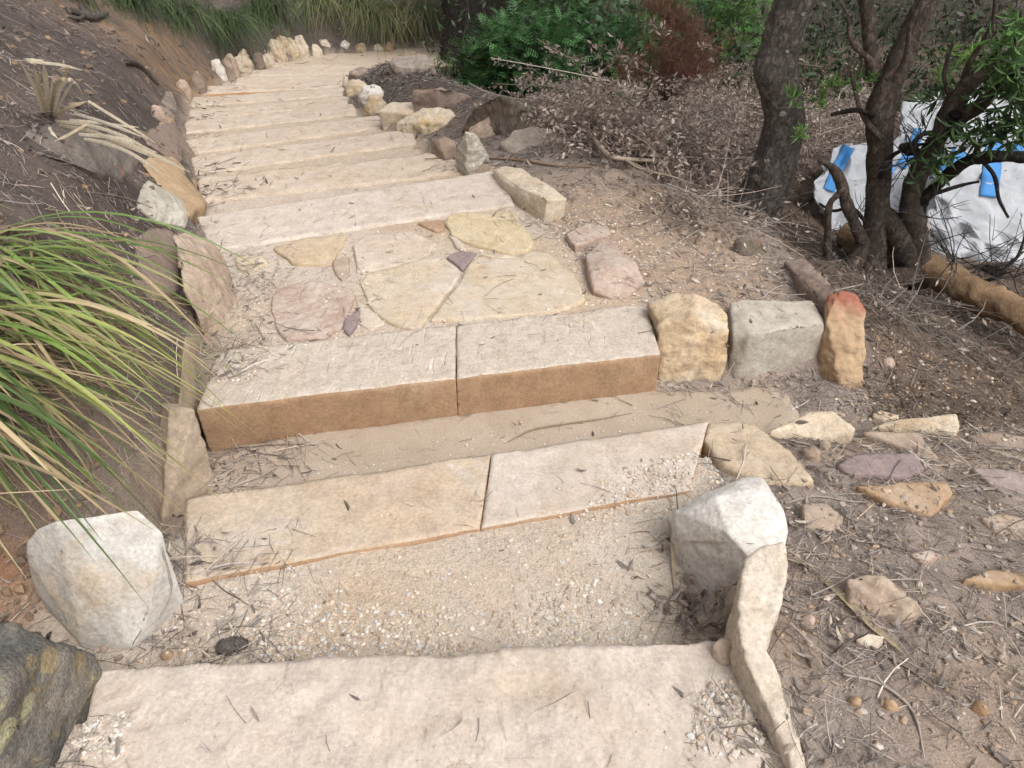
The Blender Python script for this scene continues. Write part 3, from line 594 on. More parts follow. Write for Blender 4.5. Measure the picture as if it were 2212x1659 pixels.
for lb, poly, mt, kw in (
    ('orange-brown flat stone at the outlet of the drain', [(1703,847),(1743,823),(1779,823),(1807,863),(1731,896)], M_ORANGE, dict(at=(1750,860), up=.005)),
    ('tan flat stone against the right end of the ochre and pale step', [(1532,914),(1599,909),(1627,913),(1711,975),(1759,1039),(1659,1041),(1607,1022),(1560,1000),(1521,950)], rock_mat('tan_flat', (.48,.40,.30), (.44,.345,.24), None, 5, .4, dust=.3), dict(z=-.13, up=.010, depth=.12)),
    ('pale pointed stone on the near lip of the drain outlet', [(1663,931,.03),(1747,891,.06),(1795,889,.07),(1847,927,.05),(1791,948,.02),(1679,944,.01)], M_CREAM, dict(at=(1750,940), depth=.14)),
    ('long yellow stone on edge at the far side of the stone scatter', [(1883,924,.03),(1951,903,.06),(2067,893,.07),(2075,919,.05),(2059,930,.03),(2007,932,.02)], M_GOLD, dict(at=(1990,931), depth=.12)),
    ('small yellow stone behind the long yellow one', [(1881,893),(1899,883),(1943,895),(1915,908)], M_YELLOW, dict(at=(1910,900), up=.03)),
    ('brown triangular flat stone beside the long yellow one', [(1867,932),(1987,932),(2047,1020),(1951,964)], M_BROWNL, dict(at=(1960,960), up=.036)),
    ('purple-pink flat stone in the litter', [(1811,1003),(1847,979),(1975,975),(1999,1011),(1967,1028),(1847,1028)], M_PURPLE, dict(at=(1900,1005), up=.034)),
    ('orange flat stone with a rusty tip', [(1851,1047),(1951,1039),(2047,1043),(2059,1063),(2011,1111),(1927,1084)], M_ORANGE, dict(at=(1950,1070), up=.036)),
    ('large grey-purple flat stone at the right edge of the photo', [(2099,1007),(2151,1009),(2230,1028),(2310,1062),(2230,1092),(2183,1076)], rock_mat('grey_purple', (.32,.26,.24), (.28,.22,.20), None, 6, .4, dust=.2), dict(at=(2180,1050), up=.036)),
    ('tan flat stone at the right edge below the grey-purple one', [(2119,1115),(2159,1108),(2270,1132),(2250,1192),(2212,1190),(2150,1150)], M_BROWNL, dict(at=(2180,1140), up=.03)),
    ('brown block half hidden in litter right of the big white block', [(1731,1084),(1780,1082),(1823,1119),(1800,1142),(1742,1140)], M_BROWNL, dict(at=(1780,1110), up=.03)),
    ('pink stone in the litter above the large tan rock', [(1965,1190),(2010,1180),(2032,1195),(1995,1215)], M_PINK, dict(at=(2000,1200), up=.03)),
    ('orange-edged stone at the right edge of the photo', [(2085,1250),(2140,1230),(2230,1240),(2230,1262),(2150,1262)], M_ORANGE, dict(at=(2150,1250), up=.03)),
    ('brown flat stone at the far right of the litter slope', [(2090,940),(2150,930),(2225,945),(2230,985),(2150,975)], M_BROWN, dict(at=(2160,955), up=.03)),
    ): flag('flat_stone', lb, poly, mt, group='flat stones scattered right of the steps', cat='stone', amp=.007, smooth=2, **kw)
rock('boulder', 'big white faceted block beside the gravel tread', [(1555,1292,0),(1523,1289,0),(1499,1248,.03),(1463,1155,.12),(1456,1103,.17),(1527,1063,.22),(1607,1031,.235),(1644,1027,.24),(1648,1047,.255),(1696,1099,.235),(1704,1143,.22),(1692,1187,.2),(1545,1076,.25),(1572,1150,.245),(1618,1205,.215)], rock_mat('white_block', (.60,.575,.54), (.56,.52,.465), None, 5, .6, dust=.1), z=-.155, res=.012, smooth=1, amp=.005)
flag('kerb_stone', 'long curved pale kerb stone edging the nearest slab on its right', [(1612,1207,.165),(1640,1184,.185),(1688,1172,.185),(1700,1215,.16),(1690,1290,.13),(1672,1350,.11),(1660,1395,.10),(1684,1450,.085),(1702,1510,.07),(1717,1570,.055),(1738,1640,.04),(1750,1700,.03),(1720,1700,.03),(1700,1622,.045),(1664,1540,.065),(1624,1460,.085),(1600,1390,.105),(1594,1310,.13),(1604,1245,.15)], rock_mat('pale_kerb', (.58,.52,.44), (.52,.44,.35), (.44,.345,.25), 6, .8, stain=(.56,.7), dust=.2), z=0, depth=.26, smooth=2, amp=.012, res=.014, cat='stone')
rock('rock', 'small brown stone on the right corner of the nearest slab', [(1537,1395,.03),(1559,1376,.04),(1583,1383,.045),(1588,1432,.0),(1567,1440,0),(1540,1420,0)], M_BROWNL, z=.0, res=.01, smooth=2, amp=.005)
rock('rock', 'large tan-brown rock lying in the litter under the dry strap leaf', [(1831,1252,.05),(1887,1239,.06),(1951,1267,.07),(1992,1303,.06),(1991,1356,.0),(1927,1357,0),(1879,1337,.0),(1833,1299,.02)], M_BROWNL, at=(1910,1345), res=.014, smooth=2, amp=.012)
rock('rock', 'cream stone below the large tan-brown rock', [(1851,1380,.02),(1875,1366,.03),(1911,1376,.03),(1907,1396,.0),(1887,1412,0),(1855,1397,0)], M_CREAM, at=(1885,1405), res=.008, smooth=2, amp=.004)
rock('rock', 'grey oval cobble among the small orange stones', [(1748,1425,.02),(1760,1415,.03),(1775,1425,.03),(1783,1450,.01),(1768,1461,0),(1752,1450,0)], M_GREYD, at=(1765,1458), res=.007, smooth=4, amp=.003)
# small loose stones one can pick out
for k, (u, v, r, mt, lb) in enumerate(((1688,1305,9,M_PINK,'pinkish small stone above the orange pair by the kerb stone'),(1762,1345,9,M_ORANGE,'orange small stone, left one of a pair by the kerb stone'),(1784,1350,8,M_ORANGE,'orange small stone, right one of a pair by the kerb stone'),(1742,1343,17,M_PINK,'flat pink small stone left of the orange pair'),
    (1743,1318,0,None,''),(1832,1378,13,M_PINK,'pink small stone touching the cream stone'),(1910,1530,22,M_ORANGE,'rusty orange clod near the bottom right corner'),(2108,1535,20,M_ORANGE,'rusty orange clod at the right edge near the bottom'),(1840,1520,18,M_ORANGE,'orange lump in the litter right of the kerb stone'),
    (1625,1640,18,M_WHITE,'white small stone at the bottom edge beside the kerb stone'),(188,1455,14,M_WHITE,'white small stone by the corner of the nearest slab'),(168,1495,10,M_WHITE,'white small stone below the corner of the nearest slab'),(160,1528,13,M_WHITE,'white round small stone right of the lichen boulder'),(181,1538,12,M_CREAM,'cream small stone right of the lichen boulder'),
    (195,1640,18,M_YELLOW,'yellow small stone at the bottom edge'),(366,1420,16,M_ORANGE,'orange small stone below the banksia cone'),(395,1416,9,M_ORANGE,'rust small stone beside the banksia cone'),(232,1405,14,M_BROWNL,'tan clod at the foot of the white boulder'),(262,1425,12,M_BROWN,'dark clod at the foot of the white boulder'),
    (1912,786,17,M_PINK,'broken piece of pink brick on the litter slope'),(1745,985,24,M_BROWN,'dark brown stone in the litter below the pale pointed stone'),(1778,963,14,M_GREYD,'grey round pebble beside the dark brown stone'),(1516,490,13,M_ORANGE,'orange small stone near the foot of the leaning trunk'))):
    if r == 0: continue
    stone_box('small_stone', lb, (u-r, v-r*.8, u+r, v+r*.6), mt, 60+k, 'loose small stones', deep=.9, res=.014, cat='stone')

# ------------------------------------------------------------------ trees and bags stand on the land first; litter comes after everything it can lie on
def catmull(pts, n):
    p = np.array(pts, float); p = np.concatenate([[2*p[0]-p[1]], p, [2*p[-1]-p[-2]]]); out = []
    m = len(p)-3
    for k in range(n):
        t = k/(n-1)*m; i = min(int(t), m-1); f = t-i; a, b, c, d = p[i:i+4]
        out.append(.5*((2*b)+(-a+c)*f+(2*a-5*b+4*c-d)*f*f+(-a+3*b-3*c+d)*f**3))
    return np.array(out)
def tube(path3, radii, seg=8, rings=None, cap=True):
    """smooth tapered tube; returns V, T (quads as two triangles)"""
    rings = rings or max(3, len(path3)*3)
    P4 = catmull(np.column_stack([path3, radii]), rings); C, R = P4[:, :3], np.maximum(P4[:, 3], 1e-4)
    tg = np.gradient(C, axis=0); tg /= np.maximum(np.linalg.norm(tg, axis=1)[:, None], 1e-9)
    ref = np.array([0, 0, 1.]) if abs(tg[0][2]) < .9 else np.array([1., 0, 0]); u = np.cross(tg[0], ref); u /= np.linalg.norm(u); U = []
    for t in tg:
        u = u-t*np.dot(u, t); u /= max(np.linalg.norm(u), 1e-9); U.append(u)
    U = np.array(U); W = np.cross(tg, U); a = np.arange(seg)/seg*2*np.pi
    V = C[:, None]+R[:, None, None]*(np.cos(a)[None, :, None]*U[:, None]+np.sin(a)[None, :, None]*W[:, None]); V = V.reshape(-1, 3)
    i = np.arange(rings-1)[:, None]*seg; j = np.arange(seg)[None]; jn = (j+1) % seg
    q = np.stack([i+j, i+jn, i+jn+seg, i+j+seg], -1).reshape(-1, 4)
    T = np.concatenate([q[:, [0, 1, 2]], q[:, [0, 2, 3]]])
    if cap:
        n = len(V); V = np.concatenate([V, [C[0]-tg[0]*R[0]*.3, C[-1]+tg[-1]*R[-1]*.3]]); jj = np.arange(seg); jn = (jj+1) % seg
        T = np.concatenate([T, np.stack([np.full(seg, n), jn, jj], 1), np.stack([np.full(seg, n+1), jj+(rings-1)*seg, jn+(rings-1)*seg], 1)])
    return V, T
def bark_mat(name, c1, c2, lichen=True, scale=1.):
    m, nt = new_mat(name); v = pos(nt, (3, 1, 0), (1, 1, .45)); v2 = pos(nt)
    n1 = noise(nt, v, 14*scale, 8, .7, .5); col = mixc(nt, ramp(nt, n1, .35, .65), c1, c2)
    cr = ramp(nt, noise(nt, pos(nt, (1, 4, 2), (1, 1, .6)), 42*scale, 6, .75, .8), .38, .55)
    col = mixc(nt, 1., col, mixc(nt, cr, (.62,.6,.58), (1.08,1.08,1.08)), 'MULTIPLY')
    if lichen:
        l = noise(nt, v2, 7, 5, .6, .2); col = mixc(nt, ramp(nt, l, .66, .69, 0, .85), col, (.30,.33,.28))
        col = mixc(nt, ramp(nt, noise(nt, v2, 32, 3), .64, .68, 0, .5), col, (.25,.26,.22))
    h = math_(nt, 'ADD', n1, math_(nt, 'MULTIPLY', cr, .6)); h = math_(nt, 'ADD', h, math_(nt, 'MULTIPLY', noise(nt, v2, 150, 4, .7), .5)); finish(nt, col, .95, h, 1., .015, .15); return m
BARK1 = bark_mat('banksia_bark', (.125,.11,.097), (.205,.182,.163))
BARK2 = bark_mat('brown_bark', (.10,.08,.065), (.16,.127,.104), False)
BARKD = bark_mat('dark_bark', (.03,.026,.024), (.06,.05,.045), False)  # near-black; on the bend trunk the shade under the shrubs is painted in
def limb(name, pts, radii, mat, parent=None, seg=28, rings=60, amp=.012, fr=9, label=None):
    V, T = tube(pts, radii, seg, rings); c = V.mean(0)
    rel = V-np.repeat(np.concatenate([catmull(pts, rings).repeat(seg, 0), [pts[0]], [pts[-1]]]), 1, 0)
    nrm = rel/np.maximum(np.linalg.norm(rel, axis=1)[:, None], 1e-6)
    V = V+nrm*(amp*fbm(V*fr, 4, 5)+amp*.5*np.abs(fbm(V*[30, 30, 14], 3, 8)))[:, None]
    o = obj_at(name, V, T, mat, None, parent)
    if label: o['label'] = label
    remember(V, T); return o

# the leaning trunk: traced in the vertical plane it stands in
t1 = hit(1640, 470); Y1 = t1[1]
tree1 = tag(empty('banksia_tree', t1), 'thick grey knobbly tree trunk leaning over the slope, nearest the steps', 'tree', 'trees beside the path')
pts1 = [(1608,520),(1630,462),(1660,390),(1690,290),(1690,215),(1676,150),(1688,85),(1712,15),(1740,-60)]; w1 = [98,66,54,48,47,52,47,47,46]
dep1 = lambda p: p[1]*SP+(CAM_H-p[2])*CP
pp = [PY(u, v, Y1-.02*i) for i, (u, v) in enumerate(pts1)]; pp[0] = pp[0]-np.array([0, 0, .05])
top = pp[-1]; pp += [top+np.array([.12, .1, .5]), top+np.array([.1, .25, 1.1]), top+np.array([-.1, .3, 1.7])]
rr1 = [.88*w/F*dep1(p) for w, p in zip(w1, pp)]+[.11, .09, .06]
limb('trunk', pp, rr1, BARK1, tree1, 44, 160, .018, 7)
FORK1 = pp[-3:]
tv = tree1.children[0].data; off1 = np.array(tree1.location); tverts = [tuple(np.array(v.co)+off1) for v in tv.vertices]; TBV = BVHTree.FromPolygons(tverts, [tuple(p.vertices) for p in tv.polygons])
LICH = rock_mat('pale_lichen', (.36,.39,.33), (.28,.31,.26), None, 40, .8, dust=0, pits=0)
for (u, v, r) in ((1730,143,.022),(1690,245,.018),(1618,510,.018),(1660,347,.010),(1700,110,.010),(1648,420,.009),(1735,30,.012)):
    h = TBV.ray_cast(Vector((0, 0, CAM_H)), Vector(ray(u, v)).normalized())
    if h[0] is None: continue
    n = h[1]; a = n.orthogonal().normalized(); b = n.cross(a); k = 16; rim = []
    for i in range(k):
        rr_ = r*random.uniform(.65, 1.15); q = h[0]+a*math.cos(i*2*math.pi/k)*rr_+b*math.sin(i*2*math.pi/k)*rr_; near = TBV.find_nearest(q); rim.append(np.array(near[0]+near[1]*.002))
    V = np.array([np.array(h[0]+n*.005)]+rim); T = np.array([(0, 1+i, 1+(i+1) % k) for i in range(k)])
    lo = obj_at('lichen_patch', V, T, LICH, None, tree1); lo.parent = tree1.children[0] if tree1.children[0].name.startswith('trunk') else lo.parent
# the tree of several dark stems in front of the bags
t2 = hit(1925, 610); Y2 = t2[1]
tree2 = tag(empty('banksia_tree', t2), 'dark many-stemmed tree standing in front of the white bags', 'tree', 'trees beside the path')
def L2(name, pl, wl, dy=(0, 0), extra=(), mat=BARK2, seg=22, amp=.01, label=None):
    n = len(pl); q = [PY(u, v, Y2+dy[0]+(dy[1]-dy[0])*i/(n-1)) for i, (u, v) in enumerate(pl)]
    r = [.76*w/F*dep1(p) for w, p in zip(wl, q)]
    for e, w in extra: q.append(q[-1]+np.array(e)); r.append(w)
    limb(name, q, r, mat, tree2, seg, 26*max(2, n//2), amp, 9, label); return q
q_a = L2('stem', [(1880,625),(1885,540),(1897,430),(1900,330),(1905,230),(1935,150),(1975,60),(2010,-20)], [44,36,32,34,40,34,33,30], (0, .12), (((.2,.2,.6), .06), ((.1,.1,.7), .04)))
q_b = L2('stem', [(1990,610),(1965,560),(1930,490),(1890,450)], [36,36,34,20], (.0, .02))
q_c = L2('stem', [(1985,600),(1978,500),(1968,440),(1985,370),(2030,290),(2065,215),(2120,160),(2215,105)], [38,32,30,27,26,25,20,18], (.02, -.1), (((.4,-.1,.25), .035),))
q_d = L2('branch', [(2040,285),(2085,250),(2125,220),(2165,180),(2225,140)], [20,20,18,12,10], (-.03, -.3))
q_e = L2('branch', [(1965,450),(2010,415),(2050,375),(2100,345),(2160,338),(2230,340)], [16,17,17,16,15,14], (.0, -.35), (), BARKD)
q_f = L2('branch', [(1862,520),(1850,490),(1828,440),(1815,390),(1795,360),(1770,345)], [17,16,15,14,11,7], (-.02, -.12))
q_h = L2('branch', [(1785,600),(1787,520),(1790,450),(1805,425),(1825,405)], [11,11,10,9,6], (-.05, -.1))
q_i = L2('stem', [(1885,160),(1880,90),(1872,0),(1868,-60)], [20,18,18,16], (.1, .15), (((0,.1,.7), .03),))
q_j = L2('root', [(1800,640),(1850,625),(1920,605),(1990,590)], [14,22,30,26], (-.12, -.04))
q_k = L2('root', [(1770,625),(1815,600),(1850,560),(1875,500)], [10,22,26,18], (-.08, 0.02))

for pl, w0 in (([(1905,300),(1870,260),(1850,210),(1838,150)], 8), ([(1960,335),(1990,292),(2060,282),(2115,255)], 8), ([(1975,390),(2035,345),(2085,322)], 7), ([(2000,425),(2070,402),(2115,392)], 6), ([(1890,250),(1850,238),(1795,248)], 7), ([(1930,175),(1958,120),(1966,60),(1992,-10)], 9), ([(2070,215),(2092,140),(2140,60),(2152,-20)], 9),
        ([(2100,185),(2150,112),(2195,60)], 7), ([(1900,385),(1930,335),(1990,312),(2025,322)], 7), ([(2120,345),(2148,380),(2158,430),(2178,470)], 6), ([(1990,575),(2060,582),(2120,574),(2190,562),(2218,500)], 8), ([(1870,480),(1840,450),(1800,455),(1770,440)], 6), ([(2190,560),(2150,600),(2100,610)], 6), ([(1880,130),(1840,90),(1830,30),(1800,-20)], 8), ([(2030,290),(2050,230),(2040,160),(2060,90)], 8)):
    L2('branch', pl, [w0, w0*.9, w0*.7]+[w0*.5]*(len(pl)-3), (-.02, -.12 if pl[-1][0] > 1950 else .1), (), BARKD if w0 < 8 else BARK2, 9, .004)
# ------------------------------------------------------------------ log and bulk bags
def wood_mat():
    m, nt = new_mat('peeled_log'); v = pos(nt, (0, 0, 0), (1, 1, 1), (0, 0, .5)); v2 = pos(nt, (0, 0, 0), (2, 16, 16), (0, 0, .65))
    col = mixc(nt, ramp(nt, noise(nt, v, 5, 5), .35, .65), (.30,.20,.115), (.17,.11,.066)); g = noise(nt, v2, 3, 5, .6)
    col = mixc(nt, ramp(nt, g, .5, .7, 0, .4), col, (.2,.11,.05)); finish(nt, col, .85, math_(nt, 'ADD', g, noise(nt, pos(nt), 30, 6, .7)), .7, .015, .2); return m
la, lb_, lc = P(1815,510,-.42), P(1975,572,-.46), P(2260,705,-.485)
V, T = tube([la, (la+lb_)/2, lb_, (lb_+lc)/2, lc, lc+(lc-lb_)*.4], [.078,.086,.08,.084,.078,.076], 30, 110)
V = V+fbm(V*7, 5, 2, .65)[:, None]*.022; lg = tag(obj_at('log', V, T, wood_mat()), 'orange-brown peeled log lying in front of the white bags', 'log'); remember(V, T)
def bag_mat():
    m, nt = new_mat('woven_white_plastic'); v = pos(nt)
    w1 = nd(nt, 'ShaderNodeTexWave', Scale=70.); w1.bands_direction = 'Z'; nt.links.new(v, w1.inputs['Vector'])
    w2 = nd(nt, 'ShaderNodeTexWave', Scale=70.); w2.bands_direction = 'X'; nt.links.new(v, w2.inputs['Vector'])
    n = noise(nt, v, 5, 5, .6); col = mixc(nt, ramp(nt, n, .3, .7), (.37,.385,.41), (.46,.47,.49))
    col = mixc(nt, ramp(nt, noise(nt, pos(nt, (2, 5, 1)), 6, 6, .7), .66, .72, 0, .6), col, (.25,.13,.10))
    h = math_(nt, 'ADD', math_(nt, 'MULTIPLY', math_(nt, 'ADD', w1.outputs[0], w2.outputs[0]), .06), noise(nt, v, 7, 3, .5, 1.2)); finish(nt, col, .42, h, .55, .03, .5); return m
BAG = bag_mat()
def strap_mat():
    m, nt = new_mat('blue_webbing'); w = nd(nt, 'ShaderNodeTexWave', Scale=90.); w.bands_direction = 'DIAGONAL'; nt.links.new(pos(nt), w.inputs['Vector'])
    col = mixc(nt, w.outputs[0], (.045,.19,.45), (.075,.26,.56)); finish(nt, col, .6, w.outputs[0], .3, .004, .3); return m
STRAP = strap_mat()
STITCH = new_mat('seam_thread'); finish(STITCH[1], (.75,.76,.78), .8); STITCH = STITCH[0]
def bag(label, pts, z, Ydepth, straps, seed, res=.025, wr=.06):
    """a slumped bulk bag: corners (picture x, picture y, distance north), folded cloth relief"""
    q = [PY(u, v, y) for u, v, y in pts]
    # cloth under its own weight: flat panels of different tilt that meet in sharp creases
    rg = random.Random(seed); bm = hull_bm(q); refine(bm, .15); bm.normal_update()
    for v in bm.verts: v.co += v.normal*rg.uniform(-.055, .035)+Vector((rg.uniform(-1, 1), rg.uniform(-1, 1), rg.uniform(-1, 1)))*.02
    bmesh.ops.triangulate(bm, faces=bm.faces[:]); refine(bm, .07); bm.normal_update()
    for v in bm.verts: v.co += v.normal*rg.uniform(-.009, .009)
    refine(bm, res); bm.verts.index_update(); bm.verts.ensure_lookup_table()
    V, T = shaped(bm, 1e9, 1, [(.010, 9, 3)], seed, False); bm.free(); c = V.mean(0)
    base = [c[0], c[1], V[:, 2].min()]; root = tag(empty('bulk_bag', base), label, 'bag', 'white bulk bags with blue straps')
    body = obj_at('bag_body', V, T, BAG, None, root); remember(V, T)
    bt = BVHTree.FromPolygons([tuple(p) for p in V], [tuple(t) for t in T])
    for line, w in straps:
        C = catmull(np.array(line, float), max(10, len(line)*8)); rows = []
        for k, (u, v) in enumerate(C):
            tgx, tgy = C[min(k+1, len(C)-1)]-C[max(k-1, 0)]; L = math.hypot(tgx, tgy) or 1
            row = []
            for s in (-1, -.33, .33, 1):
                d = Vector(ray(u-tgy/L*w*s, v+tgx/L*w*s)).normalized()
                h = bt.ray_cast(Vector((0, 0, CAM_H)), d)
                row.append((np.array(h[0])+np.array(h[1])*.006-np.array(d)*.004) if h[0] is not None else None)
            rows.append(row)
        rows = [r for r in rows if all(x is not None for x in r)]
        if len(rows) < 3: continue
        S = np.array(rows)
        for _ in range(2): S[1:-1] = (S[:-2]+2*S[1:-1]+S[2:])/4
        n = len(S); V2 = S.reshape(-1, 3); i = np.arange(n-1)[:, None]*4; j = np.arange(3)[None]
        Q = np.stack([i+j, i+j+1, i+j+5, i+j+4], -1).reshape(-1, 4)
        so = obj_at('strap', V2, Q, STRAP, None, root); md = so.modifiers.new('thickness', 'SOLIDIFY'); md.thickness = .003; md.offset = 1; so.parent = body
    return root
BY = 4.75
bag('largest white bag, slumped against the log at the right edge of the photo', [(1985,545,4.35),(2020,420,4.5),(2030,350,4.75),(2100,312,4.95),(2180,300,5.05),(2290,320,5.0),(2330,480,4.5),(2280,620,4.15),(2160,590,4.2),(2060,575,4.25),(2000,540,4.9),(2300,500,5.2),(2080,330,5.4),(2280,340,5.5)], 0, 0,
    [([(2148,308),(2142,360),(2135,425)], 20), ([(2080,320),(2060,350),(2030,372)], 17), ([(2212,300),(2195,345)], 15)], 3)
bag('white bag lying behind, against the thicket', [(1920,350,5.3),(1945,250,5.55),(1955,220,5.7),(2030,226,5.75),(2095,195,6.0),(2145,182,6.1),(2190,240,5.9),(2215,300,5.6),(2080,430,5.2),(1960,470,5.05),(2000,260,6.3),(2150,230,6.4)], 0, 0,
    [([(2060,235),(2040,270),(2015,300)], 13), ([(1985,280),(1965,330),(1945,360)], 11)], 4, .024)
bag('smaller white bag at the left, beside the leaning trunk', [(1752,400,4.9),(1785,345,5.2),(1820,315,5.3),(1880,308,5.3),(1930,330,5.3),(1955,400,5.0),(1950,535,4.6),(1870,535,4.55),(1775,490,4.65),(1830,330,5.8),(1920,340,5.8)], 0, 0,
    [([(1838,308),(1822,340),(1806,372),(1790,412)], 13), ([(1945,330),(1920,372)], 10)], 5)

# ------------------------------------------------------------------ leaves, blades, twigs
LEAFM = vc_mat('green_leaf', .5, .25, .4); DRYM = vc_mat('dry_leaf', .85, .3, .15); TWIGM = vc_mat('dry_twig', .9, 0, .1); BLADEM = vc_mat('strap_leaf', .45, .2, .45, vary=.12)
def unit(v): return v/np.maximum(np.linalg.norm(v, axis=-1, keepdims=True), 1e-9)
def leaves(acc, p, d, side, L, W, C, curl=.15):
    """k folded lance-shaped leaves: base p, direction d, side vector, length, width, colour"""
    n = unit(np.cross(d, side)); L = L[:, None]; W = W[:, None]
    V = np.stack([p, p+d*L*.35+side*W*.5+n*W*.22, p+d*L*.72+side*W*.36+n*W*.16-n*L*curl*.4, p+d*L-n*L*curl, p+d*L*.72-side*W*.36+n*W*.16-n*L*curl*.4, p+d*L*.35-side*W*.5+n*W*.22, p+d*L*.5-n*L*curl*.15], 1)
    T = np.array([(0,1,6),(1,2,6),(2,3,6),(3,4,6),(4,5,6),(5,0,6)]); acc.add_many(V, T, C)
def diamonds(acc, p, d, side, L, W, C):
    V = np.stack([p, p+d*L[:, None]*.5+side*W[:, None]*.5, p+d*L[:, None], p+d*L[:, None]*.5-side*W[:, None]*.5], 1)
    acc.add_many(V, np.array([(0,1,2),(0,2,3)]), C)
def sticks(acc, p, d, L, R, C, bend=.12, seg=2):
    """k thin three-sided sticks with a bend"""
    k = len(p); up = np.where(np.abs(d[:, 2:3]) < .9, np.array([[0, 0, 1.]]), np.array([[1., 0, 0]])); u = unit(np.cross(d, up)); w = np.cross(d, u)
    bd = unit(RNG.normal(size=(k, 3))); V = []
    for s in range(seg+1):
        t = s/seg; c = p+d*(L*t)[:, None]+bd*(L*bend*4*t*(1-t)*.5)[:, None]; r = R*(1-.5*t)
        for a in range(3):
            V.append(c+u*(r*math.cos(a*2.094))[:, None]+w*(r*math.sin(a*2.094))[:, None])
    V = np.stack(V, 1); T = []
    for s in range(seg):
        for a in range(3):
            b = (a+1) % 3; T += [(s*3+a, s*3+b, s*3+3+b), (s*3+a, s*3+3+b, s*3+3+a)]
    acc.add_many(V, np.array(T), C)
def pick(cols, k, jit=.18):
    c = np.array(cols)[RNG.integers(0, len(cols), k)]; return c*(1+RNG.normal(0, jit, (k, 1)))
def blade_mesh(root, ctrl, tip, width, n=10, twist=0.):
    """one arching strap leaf as a folded strip"""
    t = np.linspace(0, 1, n)[:, None]; C = (1-t)**2*root+2*t*(1-t)*ctrl+t*t*tip
    tg = np.gradient(C, axis=0); tg = unit(tg); s = unit(np.cross(tg, np.array([0, 0, 1.])+np.array([twist, twist*.5, 0]))); nn = np.cross(s, tg)
    w = width*np.minimum(1, .45+t*1.6)*np.clip((1-t)*3.2, .03, 1)
    V = np.concatenate([C+s*w*.5+nn*w*.18, C-nn*w*.02, C-s*w*.5+nn*w*.18]); T = []
    for i in range(n-1):
        for a, b in ((0, n), (n, 2*n)): T += [(a+i, b+i, b+i+1), (a+i, b+i+1, a+i+1)]
    return V, np.array(T)
GREENS = [(.12,.20,.05),(.16,.25,.06),(.085,.15,.04),(.20,.29,.075),(.26,.30,.09),(.07,.12,.035)]; STRAWS = [(.42,.32,.19),(.36,.27,.165),(.5,.40,.26),(.30,.22,.14)]
# foreground tussock: every blade a part
tus = tag(empty('grass_tussock', (-1.75, 2.0, float(terrain(np.array([-1.75]), np.array([2.0]))[0]))), 'big green strappy grass tussock arching in from the left edge', 'grass')
for k in range(225):
    cl = k % 3
    rx, ry, rz = ((-1.66, 2.12, .46), (-1.62, 1.86, .40), (-1.60, 1.64, .36))[cl]
    root = np.array([rx, ry, rz])+RNG.normal(0, 1, 3)*[.06, .10, .03]
    th = math.radians(RNG.normal((-2, -14, -30)[cl], 20)); R = RNG.uniform(.32, .80)
    if k % 9 == 0: R *= 1.12
    if k >= 165: th = RNG.uniform(.6, 5.4); R *= .8; root = root+np.array([-.06, 0, .02])          # the far side of the clump
    tip = root+np.array([math.cos(th)*R, math.sin(th)*R, RNG.uniform(-.46, -.05)*R/.7*(1 if k < 165 else .2)])
    tip[2] = max(tip[2], -.1)
    ctrl = root+np.array([math.cos(th)*R*.5, math.sin(th)*R*.5, RNG.uniform(.08, .26)])
    dead = RNG.random() < .22; W = RNG.uniform(.007, .0145)
    V, T = blade_mesh(root, ctrl, tip, W, 11, RNG.normal(0, .5))
    t = np.tile(np.linspace(0, 1, 11), 3)[:, None]
    c0 = np.array(STRAWS[k % 4] if dead else GREENS[k % 6])*RNG.uniform(.65, 1.15); c1 = np.array((.42,.33,.17)) if (dead or RNG.random() < .4) else c0*[1.3, 1.15, 1.0]
    obj_at('blade', V, T, BLADEM, c0*(1-t**2.5)+c1*t**2.5, tus)
A = Acc(); n = 900; rt = np.array([-1.62, 1.9, .36])+RNG.normal(0, 1, (n, 3))*[.14, .26, .05]; th = RNG.normal(-.3, .6, n); d = unit(np.stack([np.cos(th), np.sin(th), RNG.uniform(-.9, -.1, n)], 1)); sticks(A, rt, d, RNG.uniform(.12, .42, n), RNG.uniform(.001, .0024, n), pick(STRAWS+[(.2,.15,.1),(.14,.11,.08)], n), .3, 3)
A.obj('dead_thatch', DRYM, tus)['kind'] = 'stuff'
# far tussocks
def tussock(label, u, v, n, R, cols, lean=(0, -1), h=.25, w=.008):
    b = hit(u, v); A = Acc()
    for k in range(n):
        th = RNG.uniform(0, 2*math.pi); rr = R*RNG.uniform(.45, 1.1); d = np.array([math.cos(th), math.sin(th)])*.8+np.array(lean)*.6
        root = b+RNG.normal(0, 1, 3)*[R*.2, R*.2, .02]; tip = root+np.array([d[0]*rr, d[1]*rr, -RNG.uniform(.0, .75)*rr]); ctrl = root+np.array([d[0]*rr*.45, d[1]*rr*.45, RNG.uniform(.5, 1.3)*h])
        V, T = blade_mesh(root, ctrl, tip, w*RNG.uniform(.7, 1.3), 7, RNG.normal(0, .5)); A.add(V, T, np.array(cols[RNG.integers(len(cols))])*RNG.uniform(.6, 1.25))
    return tag(A.obj('grass_tussock', BLADEM, base=b), label, 'grass', 'grass tussocks on the bank')
DG = [(.045,.075,.025),(.06,.095,.03),(.035,.06,.02),(.10,.13,.05)]; OG = [(.12,.15,.055),(.17,.18,.07),(.09,.12,.045),(.28,.24,.13)]
